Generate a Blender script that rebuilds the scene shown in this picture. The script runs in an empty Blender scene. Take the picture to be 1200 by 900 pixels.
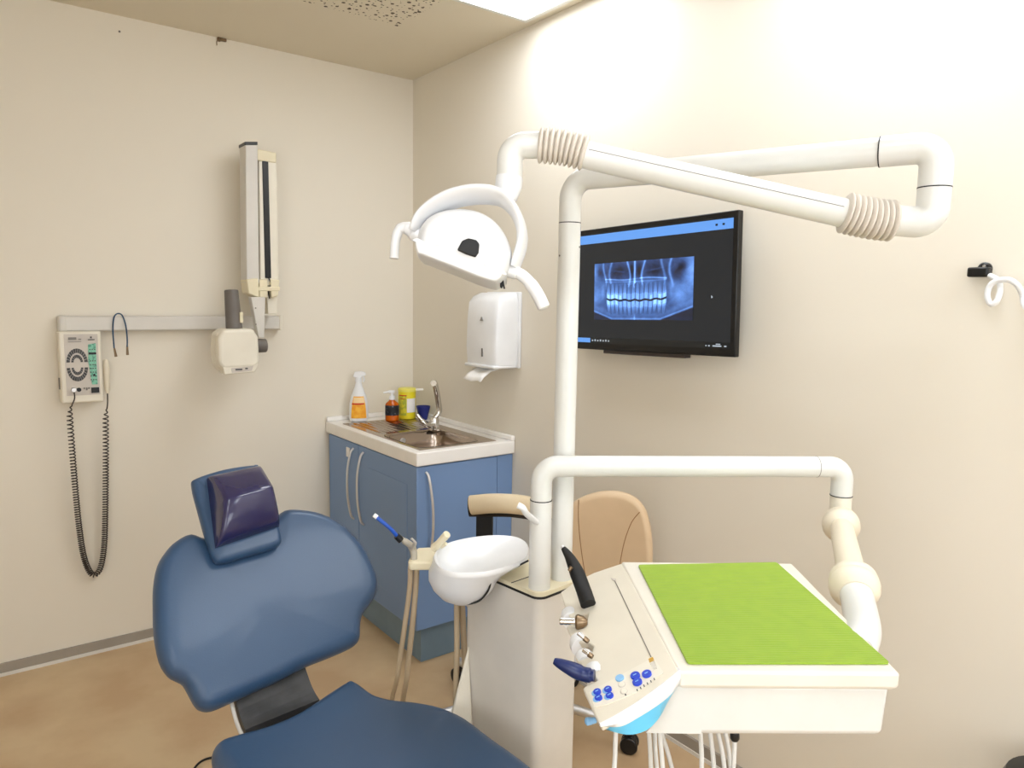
import bpy, bmesh, math, random
from mathutils import Vector, Matrix
V = Vector
random.seed(7)
COL = bpy.context.scene.collection
R = math.radians
WO = {}            # world origin of each object

# ------------------------------------------------------------------ camera
CP = V((-1.885, -3.369, 1.5)); F = 853.6
YAW, PIT, ROL = R(52.974), R(-6.544), R(0.928)
fw = V((math.cos(PIT)*math.cos(YAW), math.cos(PIT)*math.sin(YAW), math.sin(PIT)))
_r = V((math.sin(YAW), -math.cos(YAW), 0)); _u = _r.cross(fw)
cr = _r*math.cos(ROL) + _u*math.sin(ROL); cu = -_r*math.sin(ROL) + _u*math.cos(ROL)
def ray(x, y): return fw + cr*((x-600)/F) - cu*((y-450)/F)
def at(x, y, d): return CP + ray(x, y)*d
def onX(x, y, X): d = ray(x, y); return CP + d*((X-CP.x)/d.x)
def onY(x, y, Y): d = ray(x, y); return CP + d*((Y-CP.y)/d.y)
def onZ(x, y, Z): d = ray(x, y); return CP + d*((Z-CP.z)/d.z)
def onP(x, y, P0, n): d = ray(x, y); return CP + d*(((P0-CP).dot(n))/(d.dot(n)))
def dep(P): return (V(P)-CP).dot(fw)

# ------------------------------------------------------------------ materials
def lin(c):
    return tuple(((v/255)/12.92 if v/255 <= .04045 else ((v/255+.055)/1.055)**2.4) for v in c)
MATS = {}
def mat(name, rgb, rough=.5, metal=0, coat=0, emis=None, es=0, noise=None, bump=None, trans=0, alpha=1, spec=.5, ior=1.45):
    """noise=(scale, rgb2, lo, hi)  bump=(scale, strength, dist)"""
    if name in MATS: return MATS[name]
    m = bpy.data.materials.new(name); m.use_nodes = True
    nt = m.node_tree; b = nt.nodes['Principled BSDF']
    b.inputs['Base Color'].default_value = (*lin(rgb), 1)
    b.inputs['Roughness'].default_value = rough; b.inputs['Metallic'].default_value = metal
    b.inputs['Coat Weight'].default_value = coat; b.inputs['Coat Roughness'].default_value = .12
    b.inputs['Specular IOR Level'].default_value = spec; b.inputs['IOR'].default_value = ior
    b.inputs['Transmission Weight'].default_value = trans; b.inputs['Alpha'].default_value = alpha
    if emis: b.inputs['Emission Color'].default_value = (*lin(emis), 1); b.inputs['Emission Strength'].default_value = es
    tc = nt.nodes.new('ShaderNodeNewGeometry')
    nz = nt.nodes.new('ShaderNodeTexNoise'); nz.inputs['Detail'].default_value = 6
    sc, rgb2, lo, hi = noise if noise else (9.0, tuple(max(0, v-6) for v in rgb), .35, .65)
    nz.inputs['Scale'].default_value = sc
    nt.links.new(tc.outputs['Position'], nz.inputs['Vector'])
    rp = nt.nodes.new('ShaderNodeMapRange'); rp.inputs['From Min'].default_value = lo; rp.inputs['From Max'].default_value = hi
    mx = nt.nodes.new('ShaderNodeMix'); mx.data_type = 'RGBA'
    mx.inputs['A'].default_value = (*lin(rgb), 1); mx.inputs['B'].default_value = (*lin(rgb2), 1)
    nt.links.new(nz.outputs['Fac'], rp.inputs['Value']); nt.links.new(rp.outputs['Result'], mx.inputs['Factor'])
    nt.links.new(mx.outputs['Result'], b.inputs['Base Color'])
    if bump:
        n2 = nt.nodes.new('ShaderNodeTexNoise'); n2.inputs['Scale'].default_value = bump[0]; n2.inputs['Detail'].default_value = 3
        nt.links.new(tc.outputs['Position'], n2.inputs['Vector'])
        bp = nt.nodes.new('ShaderNodeBump'); bp.inputs['Strength'].default_value = bump[1]; bp.inputs['Distance'].default_value = bump[2]
        nt.links.new(n2.outputs['Fac'], bp.inputs['Height']); nt.links.new(bp.outputs['Normal'], b.inputs['Normal'])
    MATS[name] = m
    return m

M_wall = mat('wall_paint', (229, 222, 207), .62, noise=(1.2, (228, 221, 206), .3, .7), bump=(160, .04, .001))
M_wallB = M_wall
M_floor = mat('vinyl_floor', (206, 181, 144), .42, noise=(3.2, (190, 160, 124), .38, .62), spec=.35)
M_base = mat('skirting_grey', (160, 152, 140), .5)
M_basew = mat('skirting_white', (226, 222, 214), .45)
M_white = mat('white_lacquer', (224, 224, 219), .28, coat=.3)
M_lamp = mat('white_plastic', (234, 235, 236), .3, coat=.2)
M_cream = mat('cream_plastic', (232, 226, 210), .38)
M_cream2 = mat('ivory_plastic', (232, 222, 192), .42)
M_yel = mat('yellowed_plastic', (230, 220, 198), .4)
M_ribs = mat('bellows_rubber', (214, 206, 194), .5)
M_grey = mat('light_grey_panel', (204, 196, 186), .4)
M_alu = mat('painted_aluminium', (214, 210, 202), .4)
M_dgrey = mat('dark_grey_plastic', (110, 104, 98), .5)
M_black = mat('black_plastic', (16, 16, 17), .35)
M_blackm = mat('black_matte', (22, 22, 23), .6)
M_gask = mat('dark_gasket', (34, 34, 34), .6)
M_blue = mat('cabinet_blue', (122, 152, 196), .38, noise=(1.5, (118, 147, 190), .3, .7))
M_kick = mat('kick_blue', (122, 146, 164), .4)
M_worktop = mat('white_worktop', (246, 243, 238), .35)
M_steel = mat('sink_steel', (180, 166, 154), .2, metal=1, bump=(300, .04, .001))
M_chrome = mat('chrome', (210, 208, 204), .12, metal=1)
M_nickel = mat('brushed_nickel', (226, 226, 226), .42, metal=1)
M_brass = mat('old_metal', (140, 120, 96), .3, metal=1)
M_leather = mat('blue_upholstery', (52, 79, 110), .38, coat=.15, bump=(420, .12, .002), noise=(2.5, (48, 74, 105), .3, .7))
M_headcu = mat('navy_glossy_upholstery', (42, 40, 82), .2, coat=.6)
M_frame = mat('charcoal_cover', (72, 72, 72), .55, noise=(14, (54, 54, 54), .4, .6))
M_tan = mat('tan_upholstery', (212, 186, 152), .5, bump=(300, .1, .002))
M_beige = mat('beige_upholstery', (214, 196, 164), .5)
M_hose = mat('beige_hose', (196, 176, 146), .5)
M_hosew = mat('white_hose', (226, 226, 222), .4)
M_paper = mat('paper', (248, 246, 242), .8)
M_navy = mat('navy_plastic', (24, 40, 92), .3)
M_blueb = mat('button_blue', (28, 66, 200), .35)
M_lblue = mat('pale_blue', (140, 190, 232), .4)
M_cyan = mat('cyan_trim', (104, 200, 240), .35)
M_mint = mat('mint_panel', (130, 196, 170), .5, noise=(160, (90, 150, 130), .52, .6))
M_dial = mat('dial_print', (78, 78, 78), .5)
M_yellow = mat('yellow_plastic', (236, 220, 40), .4)
M_orange = mat('orange_label', (240, 160, 40), .45, noise=(40, (250, 190, 60), .4, .6))
M_amber = mat('amber_soap', (240, 120, 20), .15, trans=.5)
M_clear = mat('clear_plastic', (240, 226, 200), .1, trans=.7)
M_black_label = mat('black_label', (24, 26, 34), .4, noise=(90, (120, 130, 150), .6, .66))
M_green_label = mat('green_label', (170, 180, 60), .45, noise=(60, (220, 214, 60), .45, .6))
M_red = mat('red_print', (208, 50, 30), .5)
M_cobalt = mat('cobalt_plastic', (18, 34, 120), .3)
M_blue_tip = mat('blue_tip', (30, 84, 180), .3)
M_light = mat('lit_diffuser', (255, 255, 255), .5, emis=(240, 246, 255), es=6.8)
M_scrim = mat('screen_black', (14, 15, 16), .22, emis=(44, 46, 49), es=.6, spec=.3)
M_scrblue = mat('screen_blue', (20, 30, 60), .3, emis=(92, 146, 216), es=.95)
M_scrlow = mat('screen_taskbar', (14, 15, 16), .3, emis=(24, 26, 28), es=.5)
M_scrtxt = mat('screen_text', (20, 20, 20), .3, emis=(170, 180, 190), es=.9)
M_skin = mat('grey_print', (130, 126, 120), .5)

# green ridged mat
def green_mat():
    m = mat('green_silicone', (144, 174, 48), .5, noise=(30, (139, 170, 46), .4, .6))
    nt = m.node_tree; b = nt.nodes['Principled BSDF']
    g = nt.nodes.new('ShaderNodeNewGeometry'); mp = nt.nodes.new('ShaderNodeMapping'); mp.inputs['Rotation'].default_value = (0, 0, R(36.7))
    w = nt.nodes.new('ShaderNodeTexWave'); w.bands_direction = 'Y'; w.inputs['Scale'].default_value = 55
    nt.links.new(g.outputs['Position'], mp.inputs['Vector']); nt.links.new(mp.outputs['Vector'], w.inputs['Vector'])
    bp = nt.nodes.new('ShaderNodeBump'); bp.inputs['Strength'].default_value = .35; bp.inputs['Distance'].default_value = .002
    nt.links.new(w.outputs['Fac'], bp.inputs['Height']); nt.links.new(bp.outputs['Normal'], b.inputs['Normal'])
    return m
M_green = green_mat()

# ceiling: painted board whose perforated panel has scattered dark holes
def ceiling_mat():
    m = mat('ceiling_board', (222, 213, 193), .7)
    nt = m.node_tree; b = nt.nodes['Principled BSDF']; N = nt.nodes.new
    g = N('ShaderNodeNewGeometry'); s = N('ShaderNodeSeparateXYZ'); nt.links.new(g.outputs['Position'], s.inputs[0])
    def ma(op, a, b_=None, c=None):
        n = N('ShaderNodeMath'); n.operation = op
        for i, v in enumerate((a, b_)):
            if v is None: continue
            if isinstance(v, (int, float)): n.inputs[i].default_value = v
            else: nt.links.new(v, n.inputs[i])
        return n.outputs[0]
    region = ma('MULTIPLY', ma('LESS_THAN', s.outputs['X'], -.405), ma('LESS_THAN', s.outputs['Y'], -.605))
    holes = None
    for sc, th, off in ((27, .17, 0.), (36, .13, 3.3)):
        mp = N('ShaderNodeMapping'); mp.inputs['Location'].default_value = (off, off, off)
        nt.links.new(g.outputs['Position'], mp.inputs['Vector'])
        v = N('ShaderNodeTexVoronoi'); v.voronoi_dimensions = '2D'; v.inputs['Scale'].default_value = sc; v.inputs['Randomness'].default_value = .8
        nt.links.new(mp.outputs['Vector'], v.inputs['Vector'])
        sepc = N('ShaderNodeSeparateColor'); nt.links.new(v.outputs['Color'], sepc.inputs[0])
        h = ma('LESS_THAN', v.outputs['Distance'], ma('MULTIPLY', ma('ADD', sepc.outputs[0], .35), th))
        holes = h if holes is None else ma('MAXIMUM', holes, h)
    fac = ma('MULTIPLY', region, holes)
    mx = N('ShaderNodeMix'); mx.data_type = 'RGBA'
    mx.inputs['A'].default_value = (*lin((222, 213, 193)), 1); mx.inputs['B'].default_value = (*lin((84, 72, 54)), 1)
    nt.links.new(fac, mx.inputs['Factor']); nt.links.new(mx.outputs['Result'], b.inputs['Base Color'])
    return m
M_ceil = ceiling_mat()

# ------------------------------------------------------------------ object helpers
def tag(o, label=None, cat=None, group=None, kind=None):
    if label: o['label'] = label
    if cat: o['category'] = cat
    if group: o['group'] = group
    if kind: o['kind'] = kind
    return o
def thing(name, loc, label, cat, group=None):
    o = bpy.data.objects.new(name, None); COL.objects.link(o); o.location = loc; o.empty_display_size = .05
    WO[o.name] = V(loc)
    return tag(o, label, cat, group)
def obj(name, bm, m, parent=None, smooth=True, bevel=0, seg=2, origin=None, label=None, angle=35):
    bmesh.ops.recalc_face_normals(bm, faces=bm.faces[:])
    if parent is not None: org = WO[parent.name]
    elif origin is not None: org = V(origin)
    else:
        xs = [v.co.x for v in bm.verts]; ys = [v.co.y for v in bm.verts]; zs = [v.co.z for v in bm.verts]
        org = V(((min(xs)+max(xs))/2, (min(ys)+max(ys))/2, min(zs)))
    bmesh.ops.translate(bm, verts=bm.verts[:], vec=-org)
    me = bpy.data.meshes.new(name); bm.to_mesh(me); bm.free()
    me.materials.append(m)
    o = bpy.data.objects.new(name, me); COL.objects.link(o)
    if smooth:
        for p in me.polygons: p.use_smooth = True
        me.set_sharp_from_angle(angle=R(angle))
    if bevel:
        b = o.modifiers.new('bevel', 'BEVEL'); b.width = bevel; b.segments = seg; b.limit_method = 'ANGLE'; b.angle_limit = R(35)
        b.harden_normals = False
        for p in me.polygons: p.use_smooth = True
    if parent is not None: o.parent = parent
    else: o.location = org
    WO[o.name] = org
    if label: o['label'] = label
    return o
def struct(name, bm, m, **k):
    o = obj(name, bm, m, **k); o['kind'] = 'structure'; return o
def nb(): return bmesh.new()

def box(bm, lo, hi, fr=None):
    """axis box, or in frame fr=(origin, ex, ey, ez)"""
    vs = []
    for z in (lo[2], hi[2]):
        for y in (lo[1], hi[1]):
            for x in (lo[0], hi[0]):
                p = V((x, y, z))
                if fr: p = fr[0] + fr[1]*x + fr[2]*y + fr[3]*z
                vs.append(bm.verts.new(p))
    for f in ((0,2,3,1),(4,5,7,6),(0,1,5,4),(2,6,7,3),(0,4,6,2),(1,3,7,5)): bm.faces.new([vs[i] for i in f])
    return bm
def basis(d):
    d = V(d).normalized(); a = V((0, 0, 1)) if abs(d.z) < .9 else V((1, 0, 0))
    x = d.cross(a).normalized(); return x, d.cross(x).normalized()
def cyl(bm, p0, p1, r0, r1=None, n=24, cap=True):
    r1 = r0 if r1 is None else r1; p0 = V(p0); p1 = V(p1); x, y = basis(p1-p0); rings = []
    for p, r in ((p0, r0), (p1, r1)):
        rings.append([bm.verts.new(p + (x*math.cos(t)+y*math.sin(t))*r) for t in [2*math.pi*i/n for i in range(n)]])
    for i in range(n): bm.faces.new((rings[0][i], rings[0][(i+1) % n], rings[1][(i+1) % n], rings[1][i]))
    if cap: bm.faces.new(rings[0]); bm.faces.new(rings[1])
    return bm
def fillet(pts, rad, n=8):
    pts = [V(p) for p in pts]; out = [pts[0]]
    for i in range(1, len(pts)-1):
        p = pts[i]; a = pts[i-1]-p; b = pts[i+1]-p; la, lb = a.length, b.length; a.normalize(); b.normalize()
        ang = a.angle(b)
        if ang > 3.1: out.append(p); continue
        r = rad[i] if isinstance(rad, (list, tuple)) else rad
        t = min(r/math.tan(ang/2), la*.48, lb*.48)
        q0 = p+a*t; q1 = p+b*t
        for k in range(n+1):      # quadratic-ish arc
            s = k/n; r_ = t*math.tan(ang/2); c = p+(a+b).normalized()*(r_/math.sin(ang/2))
            v = (q0-c).normalized().slerp((q1-c).normalized(), s)*(q0-c).length
            out.append(c+v)
    out.append(pts[-1]); return out
def spline(pts, n=8, closed=False):
    pts = [V(p) for p in pts]; out = []; m = len(pts)
    rng = range(m) if closed else range(m-1)
    for i in rng:
        if closed: a, b, c, d = pts[i-1], pts[i], pts[(i+1) % m], pts[(i+2) % m]
        else: a, b, c, d = pts[max(i-1, 0)], pts[i], pts[i+1], pts[min(i+2, m-1)]
        for k in range(n):
            t = k/n
            out.append(.5*((2*b)+(c-a)*t+(2*a-5*b+4*c-d)*t*t+(3*b-a-3*c+d)*t**3))
    if not closed: out.append(pts[-1])
    return out
def sweep(bm, pts, r, n=16, cap=True, ratio=None, nrm=None):
    """tube; r scalar or list; ratio/nrm: flattened section, half-width r*ratio along nrm"""
    pts = [V(p) for p in pts]; m = len(pts); rings = []; x = None
    for i, p in enumerate(pts):
        d = (pts[min(i+1, m-1)]-pts[max(i-1, 0)]).normalized()
        if nrm is not None:
            y = V(nrm) - d*V(nrm).dot(d); y.normalize(); x = y.cross(d)
        else:
            if x is None: x, _ = basis(d)
            x = (x-d*x.dot(d)).normalized(); y = d.cross(x)
        rr = r[i] if isinstance(r, (list, tuple)) else r; ry = rr*(ratio or 1)
        rings.append([bm.verts.new(p+x*rr*math.cos(t)+y*ry*math.sin(t)) for t in [2*math.pi*k/n for k in range(n)]])
    for a, b in zip(rings, rings[1:]):
        for i in range(n): bm.faces.new((a[i], a[(i+1) % n], b[(i+1) % n], b[i]))
    if cap: bm.faces.new(rings[0]); bm.faces.new(rings[-1])
    return bm
def lathe(bm, c, prof, n=28, ax=(0, 0, 1), cap=True, sx=1, sy=1, dirx=None):
    """prof: list (r, h) along ax from c"""
    ax = V(ax).normalized(); x, y = basis(ax)
    if dirx is not None: x = V(dirx).normalized(); y = ax.cross(x)
    c = V(c); rings = []
    for r, h in prof:
        rings.append([bm.verts.new(c+ax*h+x*(r*sx*math.cos(t))+y*(r*sy*math.sin(t))) for t in [2*math.pi*k/n for k in range(n)]])
    for a, b in zip(rings, rings[1:]):
        for i in range(n): bm.faces.new((a[i], a[(i+1) % n], b[(i+1) % n], b[i]))
    if cap:
        for rg in (rings[0], rings[-1]): bm.faces.new(rg)
    return bm
def ball(bm, c, r, n=20):
    bmesh.ops.create_uvsphere(bm, u_segments=n, v_segments=n//2+2, radius=r, matrix=Matrix.Translation(V(c))); return bm
def prism(bm, pts, d):
    a = [bm.verts.new(V(p)) for p in pts]; b = [bm.verts.new(V(p)+V(d)) for p in pts]; n = len(a)
    bm.faces.new(a); bm.faces.new(b[::-1])
    for i in range(n): bm.faces.new((a[i], b[i], b[(i+1) % n], a[(i+1) % n]))
    return bm
def pillow(bm, o2, fn, T0, T1, p=5, rings=14, bulge=0, dish=0):
    """o2: closed list of 2D (a,b); fn(a,b,n)->world; extends from -T0 (back) to +T1 (front)"""
    ca = sum(q[0] for q in o2)/len(o2); cb = sum(q[1] for q in o2)/len(o2); n = len(o2)
    def ringset(T, sgn, ks):
        res = []
        for k in ks:
            th = k/rings*math.pi/2
            s = math.cos(th)**(2/p) if math.cos(th) > 1e-6 else 0
            h = math.sin(th)**(2/p)*T + sgn*0
            res.append((s, h*sgn))
        return res
    prof = ringset(T0, -1, range(rings-1, 0, -1)) + [(1, 0)] + ringset(T1, 1, range(1, rings))
    # extra inner rings for a soft crown
    rs = []
    for s, h in prof:
        ring = []
        for q in o2:
            a = ca+(q[0]-ca)*s; b = cb+(q[1]-cb)*s
            hh = h
            ring.append(bm.verts.new(fn(a, b, hh)))
        rs.append(ring)
    smin = prof[0][0]
    for sgn, T in ((-1, T0), (1, T1)):
        base = rs[0] if sgn < 0 else rs[-1]; prev = base
        for f_ in (.75, .5, .25):
            ring = []
            for q in o2:
                s = smin*f_
                a = ca+(q[0]-ca)*s; b = cb+(q[1]-cb)*s
                ring.append(bm.verts.new(fn(a, b, sgn*T*(1+0.0)+sgn*(bulge if sgn > 0 else 0)*(1-f_**2))))
            for i in range(n): bm.faces.new((prev[i], prev[(i+1) % n], ring[(i+1) % n], ring[i]))
            prev = ring
        c = bm.verts.new(fn(ca, cb, sgn*T+sgn*(bulge if sgn > 0 else 0)))
        for i in range(n): bm.faces.new((prev[i], prev[(i+1) % n], c))
    for a, b in zip(rs, rs[1:]):
        for i in range(n): bm.faces.new((a[i], a[(i+1) % n], b[(i+1) % n], b[i]))
    return bm
def cushion(bm, o2, fn, T0, T1, Rr, bulge=0, rings=8):
    """closed outline with rounded rim of width Rr and a flat to slightly crowned middle"""
    n = len(o2); ar = sum(o2[i-1][0]*o2[i][1]-o2[i][0]*o2[i-1][1] for i in range(n)); sg = 1 if ar > 0 else -1
    nm = []
    for i in range(n):
        ax, ay = o2[i-2]; bx_, by_ = o2[(i+2) % n]; dx, dy = bx_-ax, by_-ay; L_ = math.hypot(dx, dy) or 1
        nm.append((-dy/L_*sg, dx/L_*sg))
    prof = []
    for k in range(rings, 0, -1): a = math.pi/2*k/rings; prof.append((Rr*(1-math.cos(a)), -T0*math.sin(a)))
    prof.append((0, 0))
    for k in range(1, rings+1): a = math.pi/2*k/rings; prof.append((Rr*(1-math.cos(a)), T1*math.sin(a)))
    rs = []
    for ins, h in prof: rs.append([bm.verts.new(fn(q[0]+m_[0]*ins, q[1]+m_[1]*ins, h)) for q, m_ in zip(o2, nm)])
    ca = sum(q[0] for q in o2)/n; cb = sum(q[1] for q in o2)/n
    inn = [(q[0]+m_[0]*Rr, q[1]+m_[1]*Rr) for q, m_ in zip(o2, nm)]
    for base, sgn, T_, bl in ((rs[0], -1, T0, 0), (rs[-1], 1, T1, bulge)):
        prev = base
        for f_ in (.9, .75, .6, .45, .3, .15):
            ring = [bm.verts.new(fn(ca+(q[0]-ca)*f_, cb+(q[1]-cb)*f_, sgn*(T_+bl*(1-f_*f_)))) for q in inn]
            for i in range(n): bm.faces.new((prev[i], prev[(i+1) % n], ring[(i+1) % n], ring[i]))
            prev = ring
        c = bm.verts.new(fn(ca, cb, sgn*(T_+bl)))
        for i in range(n): bm.faces.new((prev[i], prev[(i+1) % n], c))
    for a, b in zip(rs, rs[1:]):
        for i in range(n): bm.faces.new((a[i], a[(i+1) % n], b[(i+1) % n], b[i]))
    return bm
def sp2(pts, n=6):
    return [(p.x, p.y) for p in spline([V((a, b, 0)) for a, b in pts], n, True)]

# ------------------------------------------------------------------ room shell
XL, YB, H, T = -3.5, -5.2, 2.595, .12
struct('floor', box(nb(), (XL-T, YB-T, -.1), (T, T, 0)), M_floor, smooth=False)
struct('ceiling', box(nb(), (XL-T, YB-T, H), (T, T, H+.1)), M_ceil, smooth=False)
struct('wall_left', box(nb(), (XL, 0, 0), (0, T, H)), M_wall, smooth=False)
struct('wall_right', box(nb(), (0, YB-T, 0), (T, T, H)), M_wallB, smooth=False)
struct('wall_back', box(nb(), (XL, YB-T, 0), (0, YB, H)), M_wall, smooth=False)
struct('wall_far', box(nb(), (XL-T, YB-T, 0), (XL, T, H)), M_wall, smooth=False)
def skirt(name, lo, hi, lo2, hi2):
    o = struct(name, box(nb(), lo, hi), M_base, smooth=False)
    obj('white_trim', box(nb(), lo2, hi2), M_basew, o, smooth=False)
skirt('baseboard_left', (XL, -.010, .013), (-.47, 0, .05), (XL, -.014, 0), (-.47, 0, .013))
skirt('baseboard_right', (-.010, YB, .013), (0, -.915, .05), (-.014, YB, 0), (0, -.915, .013))

# ceiling light panels (recessed frame and lit diffuser)
def panel(x0, x1, y0, y1, label):
    t = thing('ceiling_light', ((x0+x1)/2, (y0+y1)/2, H-.014), label, 'ceiling light', 'square light panels in the ceiling')
    b = nb(); w = .018
    box(b, (x0-w, y0-w, H-.012), (x1+w, y0, H)); box(b, (x0-w, y1, H-.012), (x1+w, y1+w, H))
    box(b, (x0-w, y0, H-.012), (x0, y1, H)); box(b, (x1, y0, H-.012), (x1+w, y1, H))
    obj('frame', b, M_white, t, smooth=False)
    obj('diffuser', box(nb(), (x0, y0, H-.008), (x1, y1, H)), M_light, t, smooth=False)
panel(-.667, -.070, -1.60, -1.01, 'square white ceiling light panel close to the right wall')
panel(-.667, -.070, -2.80, -2.21, 'square white ceiling light panel near right wall above the instrument table')
panel(-2.10, -1.50, -3.55, -2.95, 'unseen square ceiling light panel added above the viewer as fill')  # unseen panel, added overhead for softer light from the front
panel(-.667, -.070, -4.05, -3.46, 'square white ceiling light panel near right wall behind the viewer')
panel(-3.15, -2.55, -4.10, -3.50, 'square white ceiling light panel in the corner farthest behind the viewer')

# unseen glowing window, added behind the viewer as soft fill light
wn = struct('fill_window_1', box(nb(), (-2.05, YB-.002, .84), (-.25, YB+.004, 2.21)), mat('fill_window_glow', (255, 255, 255), .5, emis=(238, 245, 255), es=2.9), smooth=False)
b = nb()
for x_ in (-2.09, -1.17, -.25): box(b, (x_, YB, .80), (x_+.05, YB+.05, 2.25))
for z_ in (.80, 2.20): box(b, (-2.09, YB, z_), (-.20, YB+.05, z_+.05))
fr0 = obj('fill_window_frame', b, M_white, wn, smooth=False)

wn = struct('fill_window_2', box(nb(), (XL-.002, -4.95, .84), (XL+.004, -3.35, 2.21)), MATS['fill_window_glow'], smooth=False)  # second unseen window, added to brighten the right wall from the side
b = nb()
for y_ in (-4.98, -4.16, -3.35): box(b, (XL, y_, .80), (XL+.05, y_+.05, 2.25))
for z_ in (.80, 2.20): box(b, (XL, -4.98, z_), (XL+.05, -3.30, z_+.05))
obj('fill_window_frame', b, M_white, wn, smooth=False)

# small things high on the left wall
p = onY(257, 47, -.006)
t = thing('wall_hook', (p.x, 0, p.z), 'small brown metal hook on left wall just under the ceiling', 'hook')
b = nb(); cyl(b, (p.x, 0, p.z+.004), (p.x, -.008, p.z+.004), .010, n=12); box(b, (p.x, -.016, p.z-.003), (p.x+.028, -.002, p.z+.009)); obj('hook_body', b, M_brass, t, bevel=.002)
obj('bent_wire', sweep(nb(), spline([(p.x+.002, -.010, p.z), (p.x-.012, -.014, p.z-.008), (p.x-.012, -.012, p.z-.026)], 5), .0018, 8), M_brass, t)
p = onY(140, 37, 0)
tag(obj('wall_screw', lathe(nb(), (p.x, 0, p.z), [(.004, 0), (.004, .002), (.002, .003)], 12, (0, -1, 0)), M_dgrey), 'tiny dark screw head high on the left wall near the ceiling', 'screw')

# ------------------------------------------------------------------ x-ray machine on left wall
t = thing('xray_machine', (-1.15, 0, 1.35), 'ivory wall-mounted dental x-ray machine with long horizontal rail and grey cone', 'x-ray machine')
b = nb(); box(b, (-1.583, -.055, 1.352), (-.716, -.004, 1.411)); obj('rail', b, M_alu, t, bevel=.006)
obj('rail_end_cap', box(nb(), (-1.590, -.058, 1.349), (-1.560, -.002, 1.414)), M_alu, t, bevel=.010, seg=3)
obj('rail_end_cap', box(nb(), (-.726, -.06, 1.348), (-.712, -.002, 1.415)), M_cream, t, bevel=.004)
# folded arm standing upright on the rail
Yc = -.14
def yp(x, y, Y=Yc): return onY(x, y, Y)
lt, rt = yp(288, 170), yp(323, 176); lb, rb = yp(289, 335), yp(325, 345)
def quadprism(nm, m, tl, tr, br, bl, y0, y1, bev=.004, parent=t, **k):
    b = nb(); pts = [onY(q[0], q[1], y0) for q in (tl, tr, br, bl)]
    prism(b, pts, (0, y1-y0, 0)); return obj(nm, b, m, parent, bevel=bev, **k)
a1, a2 = yp(288, 168).x, yp(301, 168).x
quadprism('outer_arm', M_alu, (287.5, 168), (302, 168), (304, 332), (289, 332), -.185, -.10)
quadprism('arm_top_cap', M_black, (287, 166), (302, 166), (302, 170), (287, 170), -.187, -.10, .002)
quadprism('inner_arm', M_cream, (303, 178), (324, 178), (327, 335), (305, 335), -.16, -.09)
quadprism('arm_end_cover', M_cream2, (301, 174), (324, 179), (324, 191), (301, 188), -.166, -.085, .005)
quadprism('black_channel', M_black, (307.5, 188), (314.5, 188), (318, 326), (311, 326), -.164, -.12, .002)
quadprism('elbow_cover', M_cream2, (289, 327), (303, 326), (304, 349), (291, 344), -.190, -.10, .005)
quadprism('elbow_cover', M_cream2, (303.5, 327), (314, 327), (314, 349), (304, 349), -.176, -.10, .005)
quadprism('elbow_cover', M_cream2, (317, 327), (328, 328), (326, 347), (318, 349), -.176, -.10, .005)
quadprism('elbow_step', M_cream2, (302, 336), (328.5, 336), (328, 341), (302, 341), -.179, -.10, .003)
quadprism('pivot_bracket', M_cream, (313, 346), (325, 346), (325, 368), (314, 368), -.15, -.055, .003)
obj('black_cable', sweep(nb(), spline([onY(315, 326, -.166), onY(317.5, 333, -.17), onY(314.5, 341, -.17), onY(316, 350, -.165)], 5), .0028, 8), M_black, t)
quadprism('fork_arm', M_alu, (294, 348), (311, 348), (310, 396), (303, 396), -.21, -.17, .003)
for q in ((299.5, 361), (299.8, 380)):
    c = onY(*q, -.211); obj('screw', cyl(nb(), c, c+V((0, -.002, 0)), .003, n=10), M_dgrey, t)
c = onY(307, 405, -.20)
obj('pivot_knob', cyl(nb(), c+V((-.03, 0, 0)), c+V((.018, 0, 0)), .031, .029, 28), M_dgrey, t, bevel=.004)
# tube head: rounded faceted housing
hc = onY(278, 410, -.23)
b = nb()
pts = []
fr = [onY(q[0], q[1], -.29) for q in ((262, 386), (297, 385), (303, 395), (305, 425), (299, 431), (262, 433), (256, 426), (256, 396))]
prism(b, fr, (0, .12, 0))
hd = obj('tube_head', b, M_cream, t, bevel=.014, seg=4)
bk = [onY(q[0], q[1], -.26) for q in ((254, 390), (268, 385), (272, 435), (262, 437), (255, 430), (252, 410))]
obj('head_side_cover', prism(nb(), bk, (0, .085, 0)), M_cream, t, bevel=.012, seg=3)
nose = [onY(q[0], q[1], -.288) for q in ((261, 429), (303, 426.5), (299, 436), (263, 439.5))]
n_ = obj('head_nose', prism(nb(), nose, (0, .06, 0)), M_cream, t, bevel=.004)
lp = [onY(q[0], q[1], -.2895) for q in ((271, 431.5), (297, 428.5), (295, 434.5), (272, 437))]
lp_o = obj('name_plate', prism(nb(), lp, (0, .003, 0)), M_grey, n_, smooth=False)
for q0, q1 in (((276, 433.6), (284, 432.8)), ((287.5, 432.2), (290.5, 431.8))):
    a_, b_ = onY(*q0, -.291), onY(*q1, -.291)
    obj('printed_mark', box(nb(), (a_.x, -.2912, min(a_.z, b_.z)-.002), (b_.x, -.2890, max(a_.z, b_.z)+.003)), M_dial, lp_o, smooth=False)
# x-ray cone: grey cylinder behind head pointing up
c0, c1 = onY(275, 392, -.225), onY(271, 340, -.205)
cn = obj('cone', lathe(nb(), c0, [(.034, 0), (.031, (c1-c0).length*.5), (.028, (c1-c0).length*.98), (.026, (c1-c0).length), (.022, (c1-c0).length), (.022, (c1-c0).length-.03)], 32, c1-c0), M_dgrey, t, label='dark grey cone')
s0 = onY(282, 372, -.247); obj('cone_sticker', box(nb(), (s0.x-.004, s0.y-.004, s0.z-.022), (s0.x+.010, s0.y+.002, s0.z+.022)), M_cream2, cn, bevel=.002)

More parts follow.
